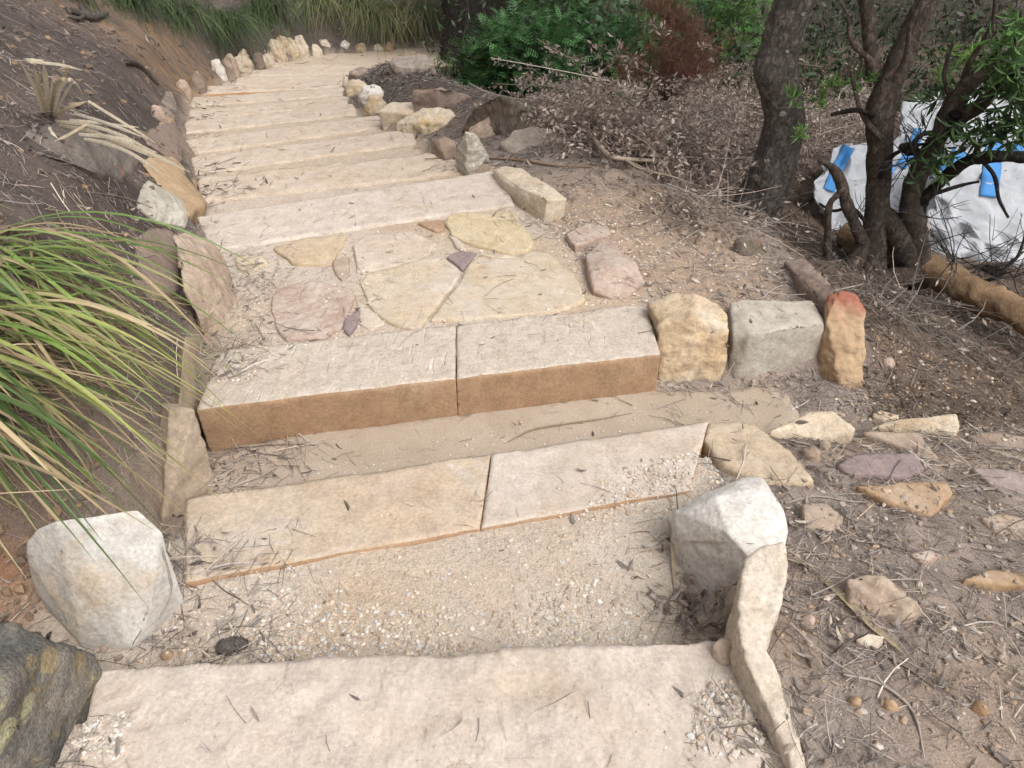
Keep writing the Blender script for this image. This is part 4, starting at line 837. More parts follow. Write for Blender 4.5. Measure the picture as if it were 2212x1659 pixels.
for i, (lb, u, v, n, R, cols, lean, h) in enumerate((
    ('dark green tussock hanging over the bank above the white-topped stone', 480, 62, 420, .75, DG, (.5,-.9), .5), ('dark tussock on the bank above the ochre earth', 385, 40, 360, .7, DG, (.4,-.9), .5), ('dark grass at the top of the bank left of the other tussocks', 290, 12, 320, .7, DG, (.3,-.8), .45),
    ('dark green tussock above the biggest yellow stone', 575, 30, 380, .75, DG, (.3,-1), .5), ('olive tussock at the top of the far bank', 680, 12, 320, .8, OG, (.2,-1), .5), ('olive drooping tussock above the bend of the path', 830, 38, 420, .85, OG, (.1,-1), .5),
    ('olive tussock beside the dark trunk', 905, 30, 380, .8, OG, (0,-1), .5), ('olive tussock between the bank and the bend', 765, 18, 320, .8, OG, (.1,-1), .5), ('small green grass clump at the very top left', 150, -20, 260, .6, DG, (.2,-.8), .4),
    ('green grass clump at the edge of the dark trunk', 985, 150, 90, .55, [(.10,.17,.04),(.15,.22,.07)], (-.4,-.4), .4))):
    tussock(lb, u, v, n, R, cols, lean, h)
# the dead strap-leaved plant on the bank, each blade a part
dp = hit(110, 245); dead = tag(empty('dead_plant', dp), 'dead pale straw-coloured strap-leaved plant on the left bank', 'plant')
def dblade(uv, zs, w, bend=None, cols=((.58,.51,.39),(.52,.45,.34),(.63,.57,.46),(.48,.39,.27))):
    q = [P(u, v, dp[2]+z) for (u, v), z in zip(uv, zs)]; C = catmull(q, max(9, len(q)*4)); tg = unit(np.gradient(C, axis=0)); view = unit(C-np.array([0, 0, CAM_H]))
    s = unit(np.cross(tg, view)); t = np.linspace(0, 1, len(C))[:, None]; ww = w*1.05*np.clip((1-t)*4, .15, 1); n = len(C); nn = np.cross(s, tg)
    V = np.concatenate([C+s*ww*.5+nn*ww*.15, C, C-s*ww*.5+nn*ww*.15]); T = []
    for i in range(n-1):
        for a, b in ((0, n), (n, 2*n)): T += [(a+i, b+i, b+i+1), (a+i, b+i+1, a+i+1)]
    obj_at('blade', V, np.array(T), DRYM, np.tile(np.array(cols[RNG.integers(len(cols))])*RNG.uniform(.9, 1.1), (len(V), 1)), dead)
for uv, zs, w in (([(98,255),(75,190),(45,135)],[0,.2,.34],.014),([(105,255),(85,190),(72,140)],[0,.2,.34],.015),([(108,255),(100,185),(94,135)],[0,.2,.35],.018),([(94,134),(60,131),(45,134)],[.35,.36,.34],.016),([(94,136),(130,140),(180,152)],[.35,.34,.30],.010),
    ([(110,255),(118,195),(135,172),(158,175)],[0,.18,.25,.22],.014),([(112,255),(128,195),(150,172),(165,180)],[0,.18,.24,.2],.013),([(114,255),(140,205),(160,178),(180,205)],[0,.14,.22,.14],.010),([(115,252),(150,232),(190,218)],[0,.07,.1],.014),([(105,250),(120,200),(145,150),(125,150)],[0,.16,.28,.3],.010),
    ([(190,218),(250,255),(335,308)],[.1,.07,.03],.011),([(118,262),(190,270),(260,292),(335,330)],[0,.03,.06,.07],.014),([(120,268),(200,285),(290,318),(390,352)],[.0,.03,.05,.05],.013),([(150,260),(230,268),(320,300)],[.02,.04,.05],.012),([(170,290),(260,300),(340,330)],[.02,.06,.05],.013),([(180,300),(270,315),(330,340)],[.03,.06,.04],.012),
    ([(112,262),(108,280),(125,300)],[.0,.02,.0],.012),([(188,268),(150,290),(118,305)],[.05,.03,.02],.010),([(160,245),(220,262),(280,285)],[.03,.05,.04],.011),([(190,300),(270,325),(360,380)],[.06,.09,.08],.012),([(210,290),(300,320),(410,372)],[.06,.09,.06],.012),([(180,262),(250,270),(300,275)],[.03,.04,.03],.010),([(98,252),(90,215),(80,175),(95,150)],[0,.1,.22,.3],.012),([(108,252),(112,215),(112,170)],[0,.1,.25],.012)):
    dblade(uv, zs, w)

# shrubs: stems and sprigs
def shrub(name, label, b, H, R, n, leafcols, kind='pinnate', stems=14, twcol=(.12,.10,.085), group=None, lean=(0, 0), lsc=1., hollow=.35):
    if kind == 'pinnate': n, lsc = int(n*.72), lsc*1.45
    b = np.array(b, float); root = tag(empty(name, b), label, 'shrub' if 'tree' not in name else 'tree', group); S, A = Acc(), Acc(); ends = []
    for k in range(stems):
        th = RNG.uniform(0, 6.283); ph = RNG.uniform(.1, 1.0); e = b+np.array([math.cos(th)*R*ph+lean[0], math.sin(th)*R*ph+lean[1], H*RNG.uniform(.55, 1)*(1.1-.5*ph)]); m = b+(e-b)*.45+RNG.normal(0, .08, 3)*H+np.array([0, 0, .1*H])
        r0 = .006+.008*H*RNG.random(); V, T = tube([b+RNG.normal(0, .05, 3)*[1, 1, 0]-[0, 0, .05], m, e], [r0, r0*.6, r0*.25], 5, 9, False); S.add(V, T, np.array(twcol)*RNG.uniform(.7, 1.3)); ends.append((m, e))
        for j in range(4):
            a = b+(e-b)*RNG.uniform(.35, .9); f = a+RNG.normal(0, 1, 3)*R*.35; V, T = tube([a, (a+f)/2+RNG.normal(0, .03, 3), f], [r0*.4, r0*.3, r0*.15], 3, 5, False); S.add(V, T, np.array(twcol)*RNG.uniform(.7, 1.3)); ends.append(((a+f)/2, f))
    S.obj('stems', TWIGM, root)
    # sprigs in uneven clumps around the branch ends
    ei = RNG.integers(0, len(ends), n); mm = np.array([x[0] for x in ends])[ei]; ee = np.array([x[1] for x in ends])[ei]; t = RNG.uniform(.3, 1.15, n)[:, None]
    p = mm+(ee-mm)*t+RNG.normal(0, R*.11, (n, 3)); keep = p[:, 2] > b[2]+.04*H; p = p[keep]; n = len(p)
    d = unit((p-b-np.array([0, 0, H*.3]))*[1, 1, .5]+RNG.normal(0, R*.5, (n, 3))); side = unit(np.cross(d, RNG.normal(0, 1, (n, 3))*.5+[0, 0, 1.])); up = np.cross(side, d)
    hue = pick(leafcols, n, .22)
    if kind == 'pinnate':
        L = RNG.uniform(.09, .19, n)*lsc; pairs = 6
        for j in range(pairs):
            f = (j+1)/(pairs+.5)
            for s in (-1, 1):
                dd = unit(d*.45+side*s*.9-up*.12); ll = L*.27*math.sin(math.pi*(.18+.72*f))
                diamonds(A, p+d*(L*f)[:, None]-up*(L*.25*f*f)[:, None], dd, unit(np.cross(dd, up)), ll, ll*.42, hue*(1+.05*j/pairs))
        diamonds(A, p, unit(d-up*.12), side, L, L*.03, hue*.8)
    elif kind == 'needle':
        for j in range(9):
            dd = unit(d+RNG.normal(0, .5, (n, 3))); diamonds(A, p+d*(.01*j), dd, unit(np.cross(dd, up)), RNG.uniform(.05, .12, n)*lsc, np.full(n, .004*lsc), hue*RNG.uniform(.8, 1.2, (n, 1)))
    elif kind == 'whorl':
        for j in range(9):
            a = j*2.4; rad = side*math.cos(a)+up*math.sin(a); dd = unit(d*.55+rad); leaves(A, p+d*(.006*j), dd, unit(np.cross(dd, d)), RNG.uniform(.06, .105, n)*lsc, RNG.uniform(.012, .018, n)*lsc, hue*RNG.uniform(.85, 1.15, (n, 1)))
    elif kind == 'dry':
        for j in range(10):
            dd = unit(d*.5+RNG.normal(0, .7, (n, 3))); diamonds(A, p+d*(.018*j), dd, unit(np.cross(dd, RNG.normal(0, 1, (n, 3)))), RNG.uniform(.02, .04, n)*lsc, RNG.uniform(.006, .011, n)*lsc, pick(leafcols, n, .2))
        diamonds(A, p-d*.02, d, side, np.full(n, .22), np.full(n, .004), hue*.6)
    A.obj('foliage', LEAFM if kind in ('pinnate', 'whorl') else DRYM, root); return root
MIDG = [(.055,.14,.045),(.075,.175,.06),(.04,.10,.035),(.10,.21,.075)]; BRIG = [(.09,.20,.045),(.12,.25,.06),(.075,.17,.04)]; RUST = [(.16,.085,.06),(.21,.115,.08),(.12,.065,.045)]; OLIV = [(.06,.075,.035),(.075,.09,.045),(.045,.055,.03)]
SHR = 'green shrubs beyond the path'
def at(u, v): return hit(u, v)
shrub('shrub', 'green fern-leaved shrub right of the dark trunk', at(1140, 215), 1.35, .75, 2200, MIDG, stems=12, group=SHR)
shrub('shrub', 'green fern-leaved shrub behind the dead leaf heap', at(1290, 205), 1.4, .85, 2300, MIDG, stems=13, group=SHR)
shrub('shrub', 'green shrub behind the rust-brown dead one', at(1400, 140), 1.7, 1.0, 1900, MIDG, group=SHR)
shrub('shrub', 'bright green shrub between the rust-brown shrub and the leaning trunk', at(1560, 130), 1.5, 1.1, 2400, BRIG, group=SHR)
shrub('shrub', 'shaded green shrub at the foot of the dark trunk', at(1085, 190), .8, .45, 1100, [(.05,.10,.03),(.07,.13,.04)], stems=8, group=SHR)
shrub('shrub', 'green shrub above the fern-leaved pair at the top edge', at(1200, 110), 2.0, 1.2, 2100, MIDG, group=SHR)
shrub('dead_shrub', 'rust-brown dead shrub in front of the green ones', at(1440, 240), 1.1, .62, 3000, RUST, 'needle', 8, (.10,.07,.055), lsc=1.0)
shrub('dead_shrub', 'dull brown dead twiggy shrub behind the many-stemmed tree', at(1855, 235), .9, .4, 1500, [(.12,.08,.06),(.09,.065,.05)], 'needle', 10, (.14,.12,.10))
TH = 'grey thicket behind the bags'
for i, (u, v, lb) in enumerate(((1780,120,'grey leafless twig thicket right of the leaning trunk'),(1960,100,'grey olive thicket above the white bags'),(2120,90,'grey olive thicket at the top right'),(2240,150,'dark thicket at the right edge above the bags'),(1850,30,'far grey thicket at the top edge right of the trunks'))):
    shrub('thicket', lb, at(u, v), 1.25, .8, 900, OLIV+[(.14,.125,.105)], 'needle', 26, (.16,.145,.125), group=TH, lsc=.8)
# dark trunk at the bend with its shade-giving crown
dt = at(1005, 128); dtree = tag(empty('dark_tree', dt), 'dark shaded trunk at the bend of the path', 'tree', 'trees beside the path')
limb('trunk', [dt-[0,0,.1], dt+[.02,0,.6], dt+[-.05,.05,1.4], dt+[.0,.1,2.4], dt+[.1,.1,3.2]], [.42,.36,.34,.25,.12], BARKD, dtree, 26, 60, .03, 4)
def crown(parent, centre, rad, n, cols, L=.1):  # leaf masses out of view overhead, enlarged to shade the background
    A = Acc(); k = RNG.integers(0, 26, n); cc = centre+unit(RNG.normal(0, 1, (26, 3)))*np.array(rad)*RNG.uniform(.3, 1, (26, 1)); p = cc[k]+RNG.normal(0, .2, (n, 3))*np.array(rad)*.9
    d = unit(RNG.normal(0, 1, (n, 3))+[0, 0, -.2]); leaves(A, p, d, unit(np.cross(d, RNG.normal(0, 1, (n, 3)))), RNG.uniform(.7, 1.3, n)*L, RNG.uniform(.18, .26, n)*L, pick(cols, n, .2)); return A.obj('crown', LEAFM, parent)
crown(dtree, dt+np.array([.9, .1, 2.7]), (3.0, 2.0, .9), 5500, OLIV+MIDG[:1], .16)
for i in range(3): limb('branch', [dt+[0,0,1.2+.4*i], dt+[(-1)**i*.6,.2,1.8+.3*i], dt+[(-1)**i*1.2,.4,2.4+.2*i]], [.06,.05,.02], BARKD, dtree, 10, 14, .006, 8)
crown(tree1, FORK1[-1]+np.array([.7, 1.6, .5]), (2.7, 2.2, .8), 5500, [(.05,.085,.03),(.065,.10,.04)], .12)
for i, e in enumerate(((-.9,.5,.7),(.8,.9,.8),(.2,-.6,.8))): limb('branch', [FORK1[-2], FORK1[-1]+np.array(e)*.4, FORK1[-1]+np.array(e)], [.06,.04,.015], BARK1, tree1, 10, 14, .006, 8)
# leafy sprays of the many-stemmed tree
BK = [(.05,.095,.035),(.065,.12,.04),(.04,.075,.03),(.085,.15,.045)]
A = Acc()
def spray(uv, y0, y1, n, cols, sc=1., spread=.05):
    q = catmull([PY(u, v, y0+(y1-y0)*i/(len(uv)-1)) for i, (u, v) in enumerate(uv)], n); tg = unit(np.gradient(q, axis=0)); p = q+RNG.normal(0, spread, (n, 3))
    for j in range(7):
        d = unit(tg*.5+unit(RNG.normal(0, 1, (n, 3)))); leaves(A, p, d, unit(np.cross(d, RNG.normal(0, 1, (n, 3))*.4+[0, 0, 1.])), RNG.uniform(.055, .10, n)*sc, RNG.uniform(.013, .02, n)*sc, pick(cols, n, .2))
spray([(2230,210),(2170,250),(2110,290),(2050,330),(2020,360)], Y2-.35, Y2-.25, 40, BK); spray([(2230,250),(2190,275),(2150,300),(2090,300)], Y2-.4, Y2-.3, 24, BK)
spray([(2230,20),(2195,70),(2170,120),(2150,150)], Y2-.3, Y2-.2, 30, [(.09,.19,.05),(.11,.22,.06)]); spray([(2220,100),(2180,150),(2120,190),(2040,210),(1995,215)], Y2-.2, Y2+.3, 30, BK)
spray([(2070,130),(2090,150),(2110,165)], Y2, Y2+.1, 12, [(.14,.25,.05)]); spray([(2220,180),(2190,200)], Y2-.4, Y2-.3, 25, BK)
for (u, v) in ((1715,300),(1705,215),(1760,230),(1845,190),(1795,185),(1880,160)): spray([(u, v),(u+8, v-14)], Y2+.1, Y2+.1, 5, [(.10,.19,.05),(.13,.23,.06)], .7, .02)
A.obj('leaves', LEAFM, tree2)
crown(tree2, np.array([t2[0]+.5, t2[1]+.3, 2.5]), (2.0, 1.9, .7), 4800, [(.05,.085,.03),(.065,.10,.04)], .12)
# bare black twigs and seed cones in front of the bags
A = Acc(); dk = np.array((.045,.04,.038))
def twigs_from(u, v, y, n, L, up=.5, spread=1., r=.0035):
    b = PY(u, v, y); d = unit(RNG.normal(0, 1, (n, 3))*spread*[1, .4, 1]+[0, 0, up]); LL = RNG.uniform(.4, 1, n)*L; sticks(A, np.tile(b, (n, 1)), d, LL, np.full(n, r), np.tile(dk, (n, 1)), .15, 3)
    b2 = b+d*(LL*.6)[:, None]; d2 = unit(d+RNG.normal(0, .6, (n, 3))); sticks(A, b2, d2, LL*.5, np.full(n, r*.6), np.tile(dk, (n, 1)), .15, 2); sticks(A, b2, unit(d+RNG.normal(0, .7, (n, 3))), LL*.4, np.full(n, r*.6), np.tile(dk, (n, 1)), .15, 2)
for u, v, n, L in ((1975,340,9,.3),(1960,350,8,.25),(1990,300,6,.25),(2060,560,12,.42),(2030,520,8,.35),(2150,600,12,.42),(2110,580,8,.4),(2010,470,6,.3),(2190,600,8,.4),(1840,500,6,.25)): twigs_from(u, v, Y2-.15, n, L)
A.obj('twigs', TWIGM, tree2)['kind'] = 'stuff'
for u, v, tu, tv in ((2063,262,2064,305),(1945,315,1985,330),(2120,580,2170,590),(2060,255,2066,240)):
    a, b = PY(u, v, Y2-.12), PY(tu, tv, Y2-.12); V, T = tube([a, a+(b-a)*.3, a+(b-a)*.7, b], [.012,.026,.026,.012], 14, 18); V = V+RNG.normal(0, .0025, V.shape); obj_at('seed_cone', V, T, BARKD, None, tree2)

# ------------------------------------------------------------------ everything loose that lies on the surfaces
allV, allT, off = [], [], 0
for V_, T_ in BVHS: allV.append(V_); allT.append(T_+off); off += len(V_)
BV = BVHTree.FromPolygons(np.concatenate(allV).tolist(), np.concatenate(allT).tolist())
BVG = BVHTree.FromPolygons(BVHS[0][0].tolist(), BVHS[0][1].tolist())
def land(u, v):
    r = BVG.ray_cast(Vector((0, 0, CAM_H)), Vector(ray(u, v)).normalized()); return np.array(r[0]) if r[0] is not None else hit(u, v)
def drop(xy, zmax=.5):
    """points and normals on the topmost surface under each (x, y)"""
    t = terrain(xy[:, 0], xy[:, 1]); out, nr, ok = [], [], []
    for (x, y), h in zip(xy, t):
        r = BV.ray_cast(Vector((x, y, h+zmax)), Vector((0, 0, -1)))
        if r[0] is None: out.append((x, y, h)); nr.append((0, 0, 1)); ok.append(False)
        else: out.append(r[0][:]); nr.append(r[1][:] if r[1][2] > 0 else (0, 0, 1)); ok.append(True)
    return np.array(out), np.array(nr), np.array(ok), t
def sight(u, v, lift=0.):
    d = Vector(ray(u, v)).normalized(); r = BV.ray_cast(Vector((0, 0, CAM_H)), d)
    return (np.array(r[0]) if r[0] is not None else hit(u, v))+np.array([0, 0, lift])
PATCH = [(520,1010,.20,1.),(600,985,.14,.8),(470,1030,.12,1.),(500,770,.16,1.),(470,800,.14,1.),(560,720,.12,.7),(430,1150,.15,1.),(400,1190,.13,1.),(350,1250,.10,1.),(370,1330,.13,.9),(430,1240,.1,.9),(560,1235,.12,.5),(500,1400,.14,1.),(620,1380,.14,.6),(350,1380,.12,1.),
    (150,1540,.13,1.),(110,1620,.14,1.),(180,1480,.08,.9),(230,1640,.08,.7),(1490,1300,.12,1.),(1540,1320,.09,1.),(1450,1180,.08,.8),(1600,1550,.08,.9),(1650,1600,.07,.9),(1560,1480,.07,.6),(470,610,.16,.9),(540,600,.14,.7),(480,660,.14,.9),(430,440,.14,.9),(470,410,.18,.7),(430,370,.2,.8),(430,310,.22,.7),(440,270,.25,.8),(430,225,.3,.6),(560,560,.14,.3),
    (880,270,.16,.6),(830,235,.2,.6),(1010,360,.22,.5),(1130,480,.12,.3),(1620,860,.08,.5),(1800,920,.1,.8),(1560,700,.06,.7),(1790,690,.05,.6)]
PW = [(hit(u, v), r, w) for u, v, r, w in PATCH]
def density(x, y):
    dl, _ = sdist(LEFT, x, y); dr, _ = sdist(RIGHT, x, y); dr = -dr
    n = fbm2(x, y, 2.7, 4, 60)
    w = np.where(dl > 0, .42*np.clip(.6+n*1.8, .06, 1.3), np.where(dr > 0, np.clip(.8+n*1.2, .15, 1.3), .018))
    w = np.where((dl <= 0) & (dr <= 0), w+.5*np.exp(-(dl/.07)**2)+.30*np.exp(-(dr/.06)**2), w)
    sandy = np.exp(-(((x-.7)/.65)**2+((y-3.4)/.8)**2)); w = np.where((dr > 0), w*(1-.8*sandy), w)
    for h, r, k in PW: w = np.maximum(w, k*np.exp(-(((x-h[0])**2+(y-h[1])**2)/r**2))*np.clip(.85+n*.8, .2, 1.2))
    return w
def scatter(n, box, k=5):
    got = np.zeros((0, 2))
    while len(got) < n:
        x = RNG.uniform(box[0], box[1], n*k); y = RNG.uniform(box[2], box[3], n*k); m = RNG.random(n*k) < density(x, y)/1.3
        got = np.concatenate([got, np.stack([x[m], y[m]], 1)])
    return got[:n]
NEAR, MID, FAR = (-3.0, 3.6, .3, 4.2), (-5.2, 4.6, 4.2, 8.5), (-6.5, 5, 8.5, 15)
LIT = [(.23,.197,.175),(.31,.272,.245),(.15,.122,.105),(.38,.34,.308),(.18,.148,.13)]; DLIT = [(.17,.14,.12),(.22,.185,.165),(.11,.09,.078),(.28,.24,.21)]; PALE = [(.42,.35,.28),(.5,.43,.36),(.36,.29,.22)]
def onearth(p, t):
    a, _ = sdist(LEFT, p[:, 0], p[:, 1]); b, _ = sdist(RIGHT, p[:, 0], p[:, 1])
    high = (p[:, 2] > t+.07)
    return (~high) & (((a < -.03) & (b > .0) & (p[:, 2]-t < .06)) | (p[:, 2]-t < .013) | (RNG.random(len(p)) < .05))
def shade_tone(p, c):                 # tree shade painted into the litter: same pieces, darker and warmer
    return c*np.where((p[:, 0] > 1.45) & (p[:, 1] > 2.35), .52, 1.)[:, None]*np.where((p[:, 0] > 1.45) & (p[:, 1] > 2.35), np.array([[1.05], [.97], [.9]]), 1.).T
def lying(nr, k, tilt=.25):
    d = RNG.normal(0, 1, (k, 3)); d = d-nr*np.sum(d*nr, 1)[:, None]; d = unit(d); return unit(d+nr*RNG.normal(0, tilt, (k, 1)))
def litter_twigs(box, n, Lr, Rr, cols, lift=.004, seg=2, bend=.14):
    p, nr, ok, t = drop(scatter(n, box)); ok &= onearth(p, t); p, nr = p[ok], nr[ok]; k = len(p); d = lying(nr, k, .16); L = RNG.uniform(*Lr, k)
    A = Acc(); sticks(A, p+nr*RNG.uniform(.001, lift*2, (k, 1))-d*(L*.5)[:, None], d, L, RNG.uniform(*Rr, k), shade_tone(p, pick(cols, k)), bend, seg); return A
def litter_leaves(box, n, Lr, cols, lift=.006):
    p, nr, ok, t = drop(scatter(n, box)); ok &= onearth(p, t); p, nr = p[ok], nr[ok]; k = len(p); d = lying(nr, k, .25); A = Acc()
    L = RNG.uniform(*Lr, k); leaves(A, p+nr*RNG.uniform(.002, lift*2, (k, 1)), d, unit(np.cross(d, nr+RNG.normal(0, .35, (k, 3)))), L, L*RNG.uniform(.16, .34, k), shade_tone(p, pick(cols, k, .22)), .2); return A
tag(litter_twigs(NEAR, 31000, (.025, .10), (.0007, .0014), LIT+PALE[:1]).obj('needle_litter', TWIGM), 'fine dry needles covering the earth beside the near steps', kind='stuff')
tag(litter_twigs(NEAR, 4600, (.07, .22), (.001, .0024), LIT+PALE, .008, 3).obj('twig_litter', TWIGM), 'grey brown twigs scattered beside the near steps', kind='stuff')
tag(litter_leaves(NEAR, 11500, (.016, .05), LIT+PALE[:2]).obj('leaf_litter', DRYM), 'small dry brown leaves lying beside the near steps', kind='stuff')
tag(litter_twigs(MID, 17000, (.05, .18), (.0012, .0022), DLIT, .004, 1).obj('needle_litter', TWIGM), 'dry twigs covering the earth along the lower steps', kind='stuff')
tag(litter_leaves(MID, 8000, (.03, .07), DLIT+LIT[:2]).obj('leaf_litter', DRYM), 'dry leaves covering the earth along the lower steps', kind='stuff')
tag(litter_twigs(FAR, 9000, (.1, .35), (.002, .004), DLIT, .004, 1).obj('twig_litter', TWIGM), 'dry twigs on the far bank and round the bend', kind='stuff')
tag(litter_leaves(FAR, 7000, (.05, .11), DLIT).obj('leaf_litter', DRYM), 'dry leaves on the far bank and round the bend', kind='stuff')

A = Acc(); k = 55; c0 = P(1500, 1310, -.15); xy = np.stack([RNG.normal(c0[0], .05, k), RNG.normal(c0[1], .045, k)], 1); p, nr, ok, t = drop(xy); ok &= p[:, 2]-t < .03; p, nr = p[ok], nr[ok]; k = len(p); d = lying(nr, k, .3); L = RNG.uniform(.022, .045, k)
leaves(A, p+nr*RNG.uniform(.003, .02, (k, 1)), d, unit(np.cross(d, nr+RNG.normal(0, .3, (k, 3)))), L, L*RNG.uniform(.35, .5, k), pick([(.26,.205,.175),(.32,.26,.22),(.21,.165,.14)], k, .15), .15)
tag(A.obj('leaf_litter', DRYM), 'dark broad dead leaves caught beside the big white block', kind='stuff')
# gravel
ICO = np.array([(0,1,1.618),(0,-1,1.618),(0,1,-1.618),(0,-1,-1.618),(1,1.618,0),(-1,1.618,0),(1,-1.618,0),(-1,-1.618,0),(1.618,0,1),(-1.618,0,1),(1.618,0,-1),(-1.618,0,-1)])/1.9
_b = hull_bm(ICO.tolist()); _b.verts.index_update(); ICO = np.array([v.co for v in _b.verts]); ICOT = np.array([[v.index for v in f.verts] for f in _b.faces]); _b.free()
OCT = np.array([(1,0,0),(-1,0,0),(0,1,0),(0,-1,0),(0,0,1),(0,0,-1)])*.95; OCTT = np.array([(0,2,4),(2,1,4),(1,3,4),(3,0,4),(2,0,5),(1,2,5),(3,1,5),(0,3,5)])
PEB = [(.55,.485,.41),(.60,.55,.49),(.51,.43,.345),(.47,.38,.28),(.51,.485,.455),(.43,.36,.30),(.53,.44,.33),(.40,.30,.22),(.52,.44,.35)]
def pebbles(A, xy, size, cols=PEB, sandonly=False, sink=.25, zcap=9.):
    p, nr, ok, t = drop(xy, .35)
    if sandonly: ok &= (p[:, 2]-t) < .012
    ok &= (p[:, 2]-t < .045) & (p[:, 2] < zcap)
    p, nr = p[ok], nr[ok]; k = len(p); s = size[ok]
    sc = s[:, None]*RNG.uniform(.55, 1.25, (k, 3))*[1, 1, .62]; a = RNG.uniform(0, 6.283, k); c, sn = np.cos(a), np.sin(a)
    for shp, tri, mk in ((ICO, ICOT, s > .0042), (OCT, OCTT, s <= .0042)):
        m = int(mk.sum())
        if not m: continue
        V = shp[None]*(1+RNG.normal(0, .16, (m, len(shp), 1)))*sc[mk][:, None]; X = V[..., 0]*c[mk][:, None]-V[..., 1]*sn[mk][:, None]; Yv = V[..., 0]*sn[mk][:, None]+V[..., 1]*c[mk][:, None]
        W = np.stack([X, Yv, V[..., 2]], -1)+(p[mk]+nr[mk]*(s[mk]*sink)[:, None])[:, None]; A.add_many(W, tri, np.clip(pick(cols, m, .12), 0, .75))
def within(poly, z, n):
    q = np.array([P(u, v, z)[:2] for u, v in poly]); lo, hi = q.min(0), q.max(0); got = np.zeros((0, 2))
    while len(got) < n:
        p = RNG.uniform(lo, hi, (n*3, 2)); ins = np.zeros(len(p), bool); j = len(q)-1
        for i in range(len(q)):
            cr = ((q[i, 1] > p[:, 1]) != (q[j, 1] > p[:, 1])) & (p[:, 0] < (q[j, 0]-q[i, 0])*(p[:, 1]-q[i, 1])/(q[j, 1]-q[i, 1]+1e-12)+q[i, 0]); ins ^= cr; j = i
        got = np.concatenate([got, p[ins]])
    return got[:n]
def sizes(n, lo, hi): return lo*(hi/lo)**(RNG.random(n)**2.2)
PEBM = vc_mat('gravel_stone', .9, 0, .2, .3, .15)
A = Acc()
g1 = [(400,1260),(640,1225),(1000,1160),(1490,1060),(1540,1300),(1560,1390),(200,1450),(330,1400)]
xy = within(g1, -.155, 7500); keep = RNG.random(7500) < np.clip(.25+1.6*fbm2(xy[:, 0], xy[:, 1], 3.5, 3, 77)+.9*np.exp(-((xy[:, 1]-1.22)/.09)**2), .08, 1); pebbles(A, xy[keep], sizes(keep.sum(), .0018, .0085))
pebbles(A, within([(540,1440),(1000,1400),(1000,1320),(560,1290)], -.155, 1500), sizes(1500, .002, .009))
xy = within([(1250,1120),(1300,1040),(1420,970),(1520,960),(1590,1040),(1480,1090)], -.12, 1100); pebbles(A, xy, sizes(1100, .002, .009))
pebbles(A, within([(520,640),(560,560),(760,500),(1110,445),(1230,480),(1330,560),(1400,640),(1000,700),(560,760),(470,720)], -.15, 2900), sizes(2900, .0022, .009), sandonly=True)
pebbles(A, within([(1150,470),(1250,450),(1420,520),(1420,640),(1260,660),(1220,560)], -.15, 900), sizes(900, .003, .010), sandonly=True)
pebbles(A, within([(440,860),(600,740),(1380,660),(1420,750),(960,800)], -.15, 170), sizes(170, .002, .006)); pebbles(A, within([(460,830),(560,720),(600,780),(480,860)], -.15, 260), sizes(260, .003, .009))
pebbles(A, within([(430,1230),(430,1090),(1500,920),(1470,1050)], -.12, 260), sizes(260, .002, .006)); pebbles(A, within([(500,1060),(900,950),(1500,860),(1560,900),(900,1040)], -.33, 900), sizes(900, .0014, .006))
pebbles(A, within([(130,1640),(180,1470),(300,1480),(260,1640)], 0, 700), sizes(700, .002, .009), PEB[:2]+PEB[4:6], zcap=.035); pebbles(A, within([(1480,1640),(1520,1430),(1600,1450),(1680,1640)], 0, 420), sizes(420, .002, .009), zcap=.035)
pebbles(A, within([(250,1650),(300,1470),(1500,1400),(1550,1650)], 0, 330), sizes(330, .0016, .005))
xy = within([(1640,1250),(1700,1000),(2212,1000),(2212,1659),(1720,1659)], -.05, 1100); pebbles(A, xy, sizes(1100, .0025, .011), [(.33,.24,.17),(.38,.28,.19),(.30,.25,.21),(.45,.39,.33),(.26,.20,.17)])
xy = within([(1250,660),(1200,400),(1600,480),(1760,640),(1500,650)], -.15, 1300); pebbles(A, xy, sizes(1300, .003, .011))
xy = within([(1830,840),(1880,720),(2212,760),(2212,980),(1760,900)], -.35, 800); pebbles(A, xy, sizes(800, .003, .012), [(.36,.24,.15),(.33,.25,.19),(.5,.42,.33)])
for k in range(6):
    a, b = NOSE[k]; n = 260; t = RNG.random(n); w = RNG.uniform(-22+2*k, 24-2*k, n); xy = np.array([P(a[0]+(b[0]-a[0])*tt, a[1]+(b[1]-a[1])*tt+ww, NZ[k])[:2] for tt, ww in zip(t, w)]); pebbles(A, xy, sizes(n, .003, .009), PEB)
tag(A.obj('gravel', PEBM), 'cream and tan gravel strewn over the treads and between the stones', kind='stuff')
# crumbly clods on the cut bank under the tussock
A = Acc(); n = 900; xy = np.stack([RNG.uniform(-1.75, -1.28, n), RNG.uniform(1.05, 2.3, n)], 1); pebbles(A, xy, sizes(n, .005, .028), [(.24,.17,.12),(.20,.14,.10),(.28,.19,.12),(.17,.12,.09)], sink=.1)
n = 700; xy = np.stack([RNG.uniform(-4.8, -1.5, n), RNG.uniform(2.6, 9, n)], 1); xy = xy[sdist(LEFT, xy[:, 0], xy[:, 1])[0] > .12]; n = len(xy); pebbles(A, xy, sizes(n, .008, .04), [(.20,.14,.10),(.15,.11,.085),(.26,.17,.10)], sink=.0)
tag(A.obj('clods', PEBM), 'crumbling lumps of brown earth on the bank', kind='stuff')

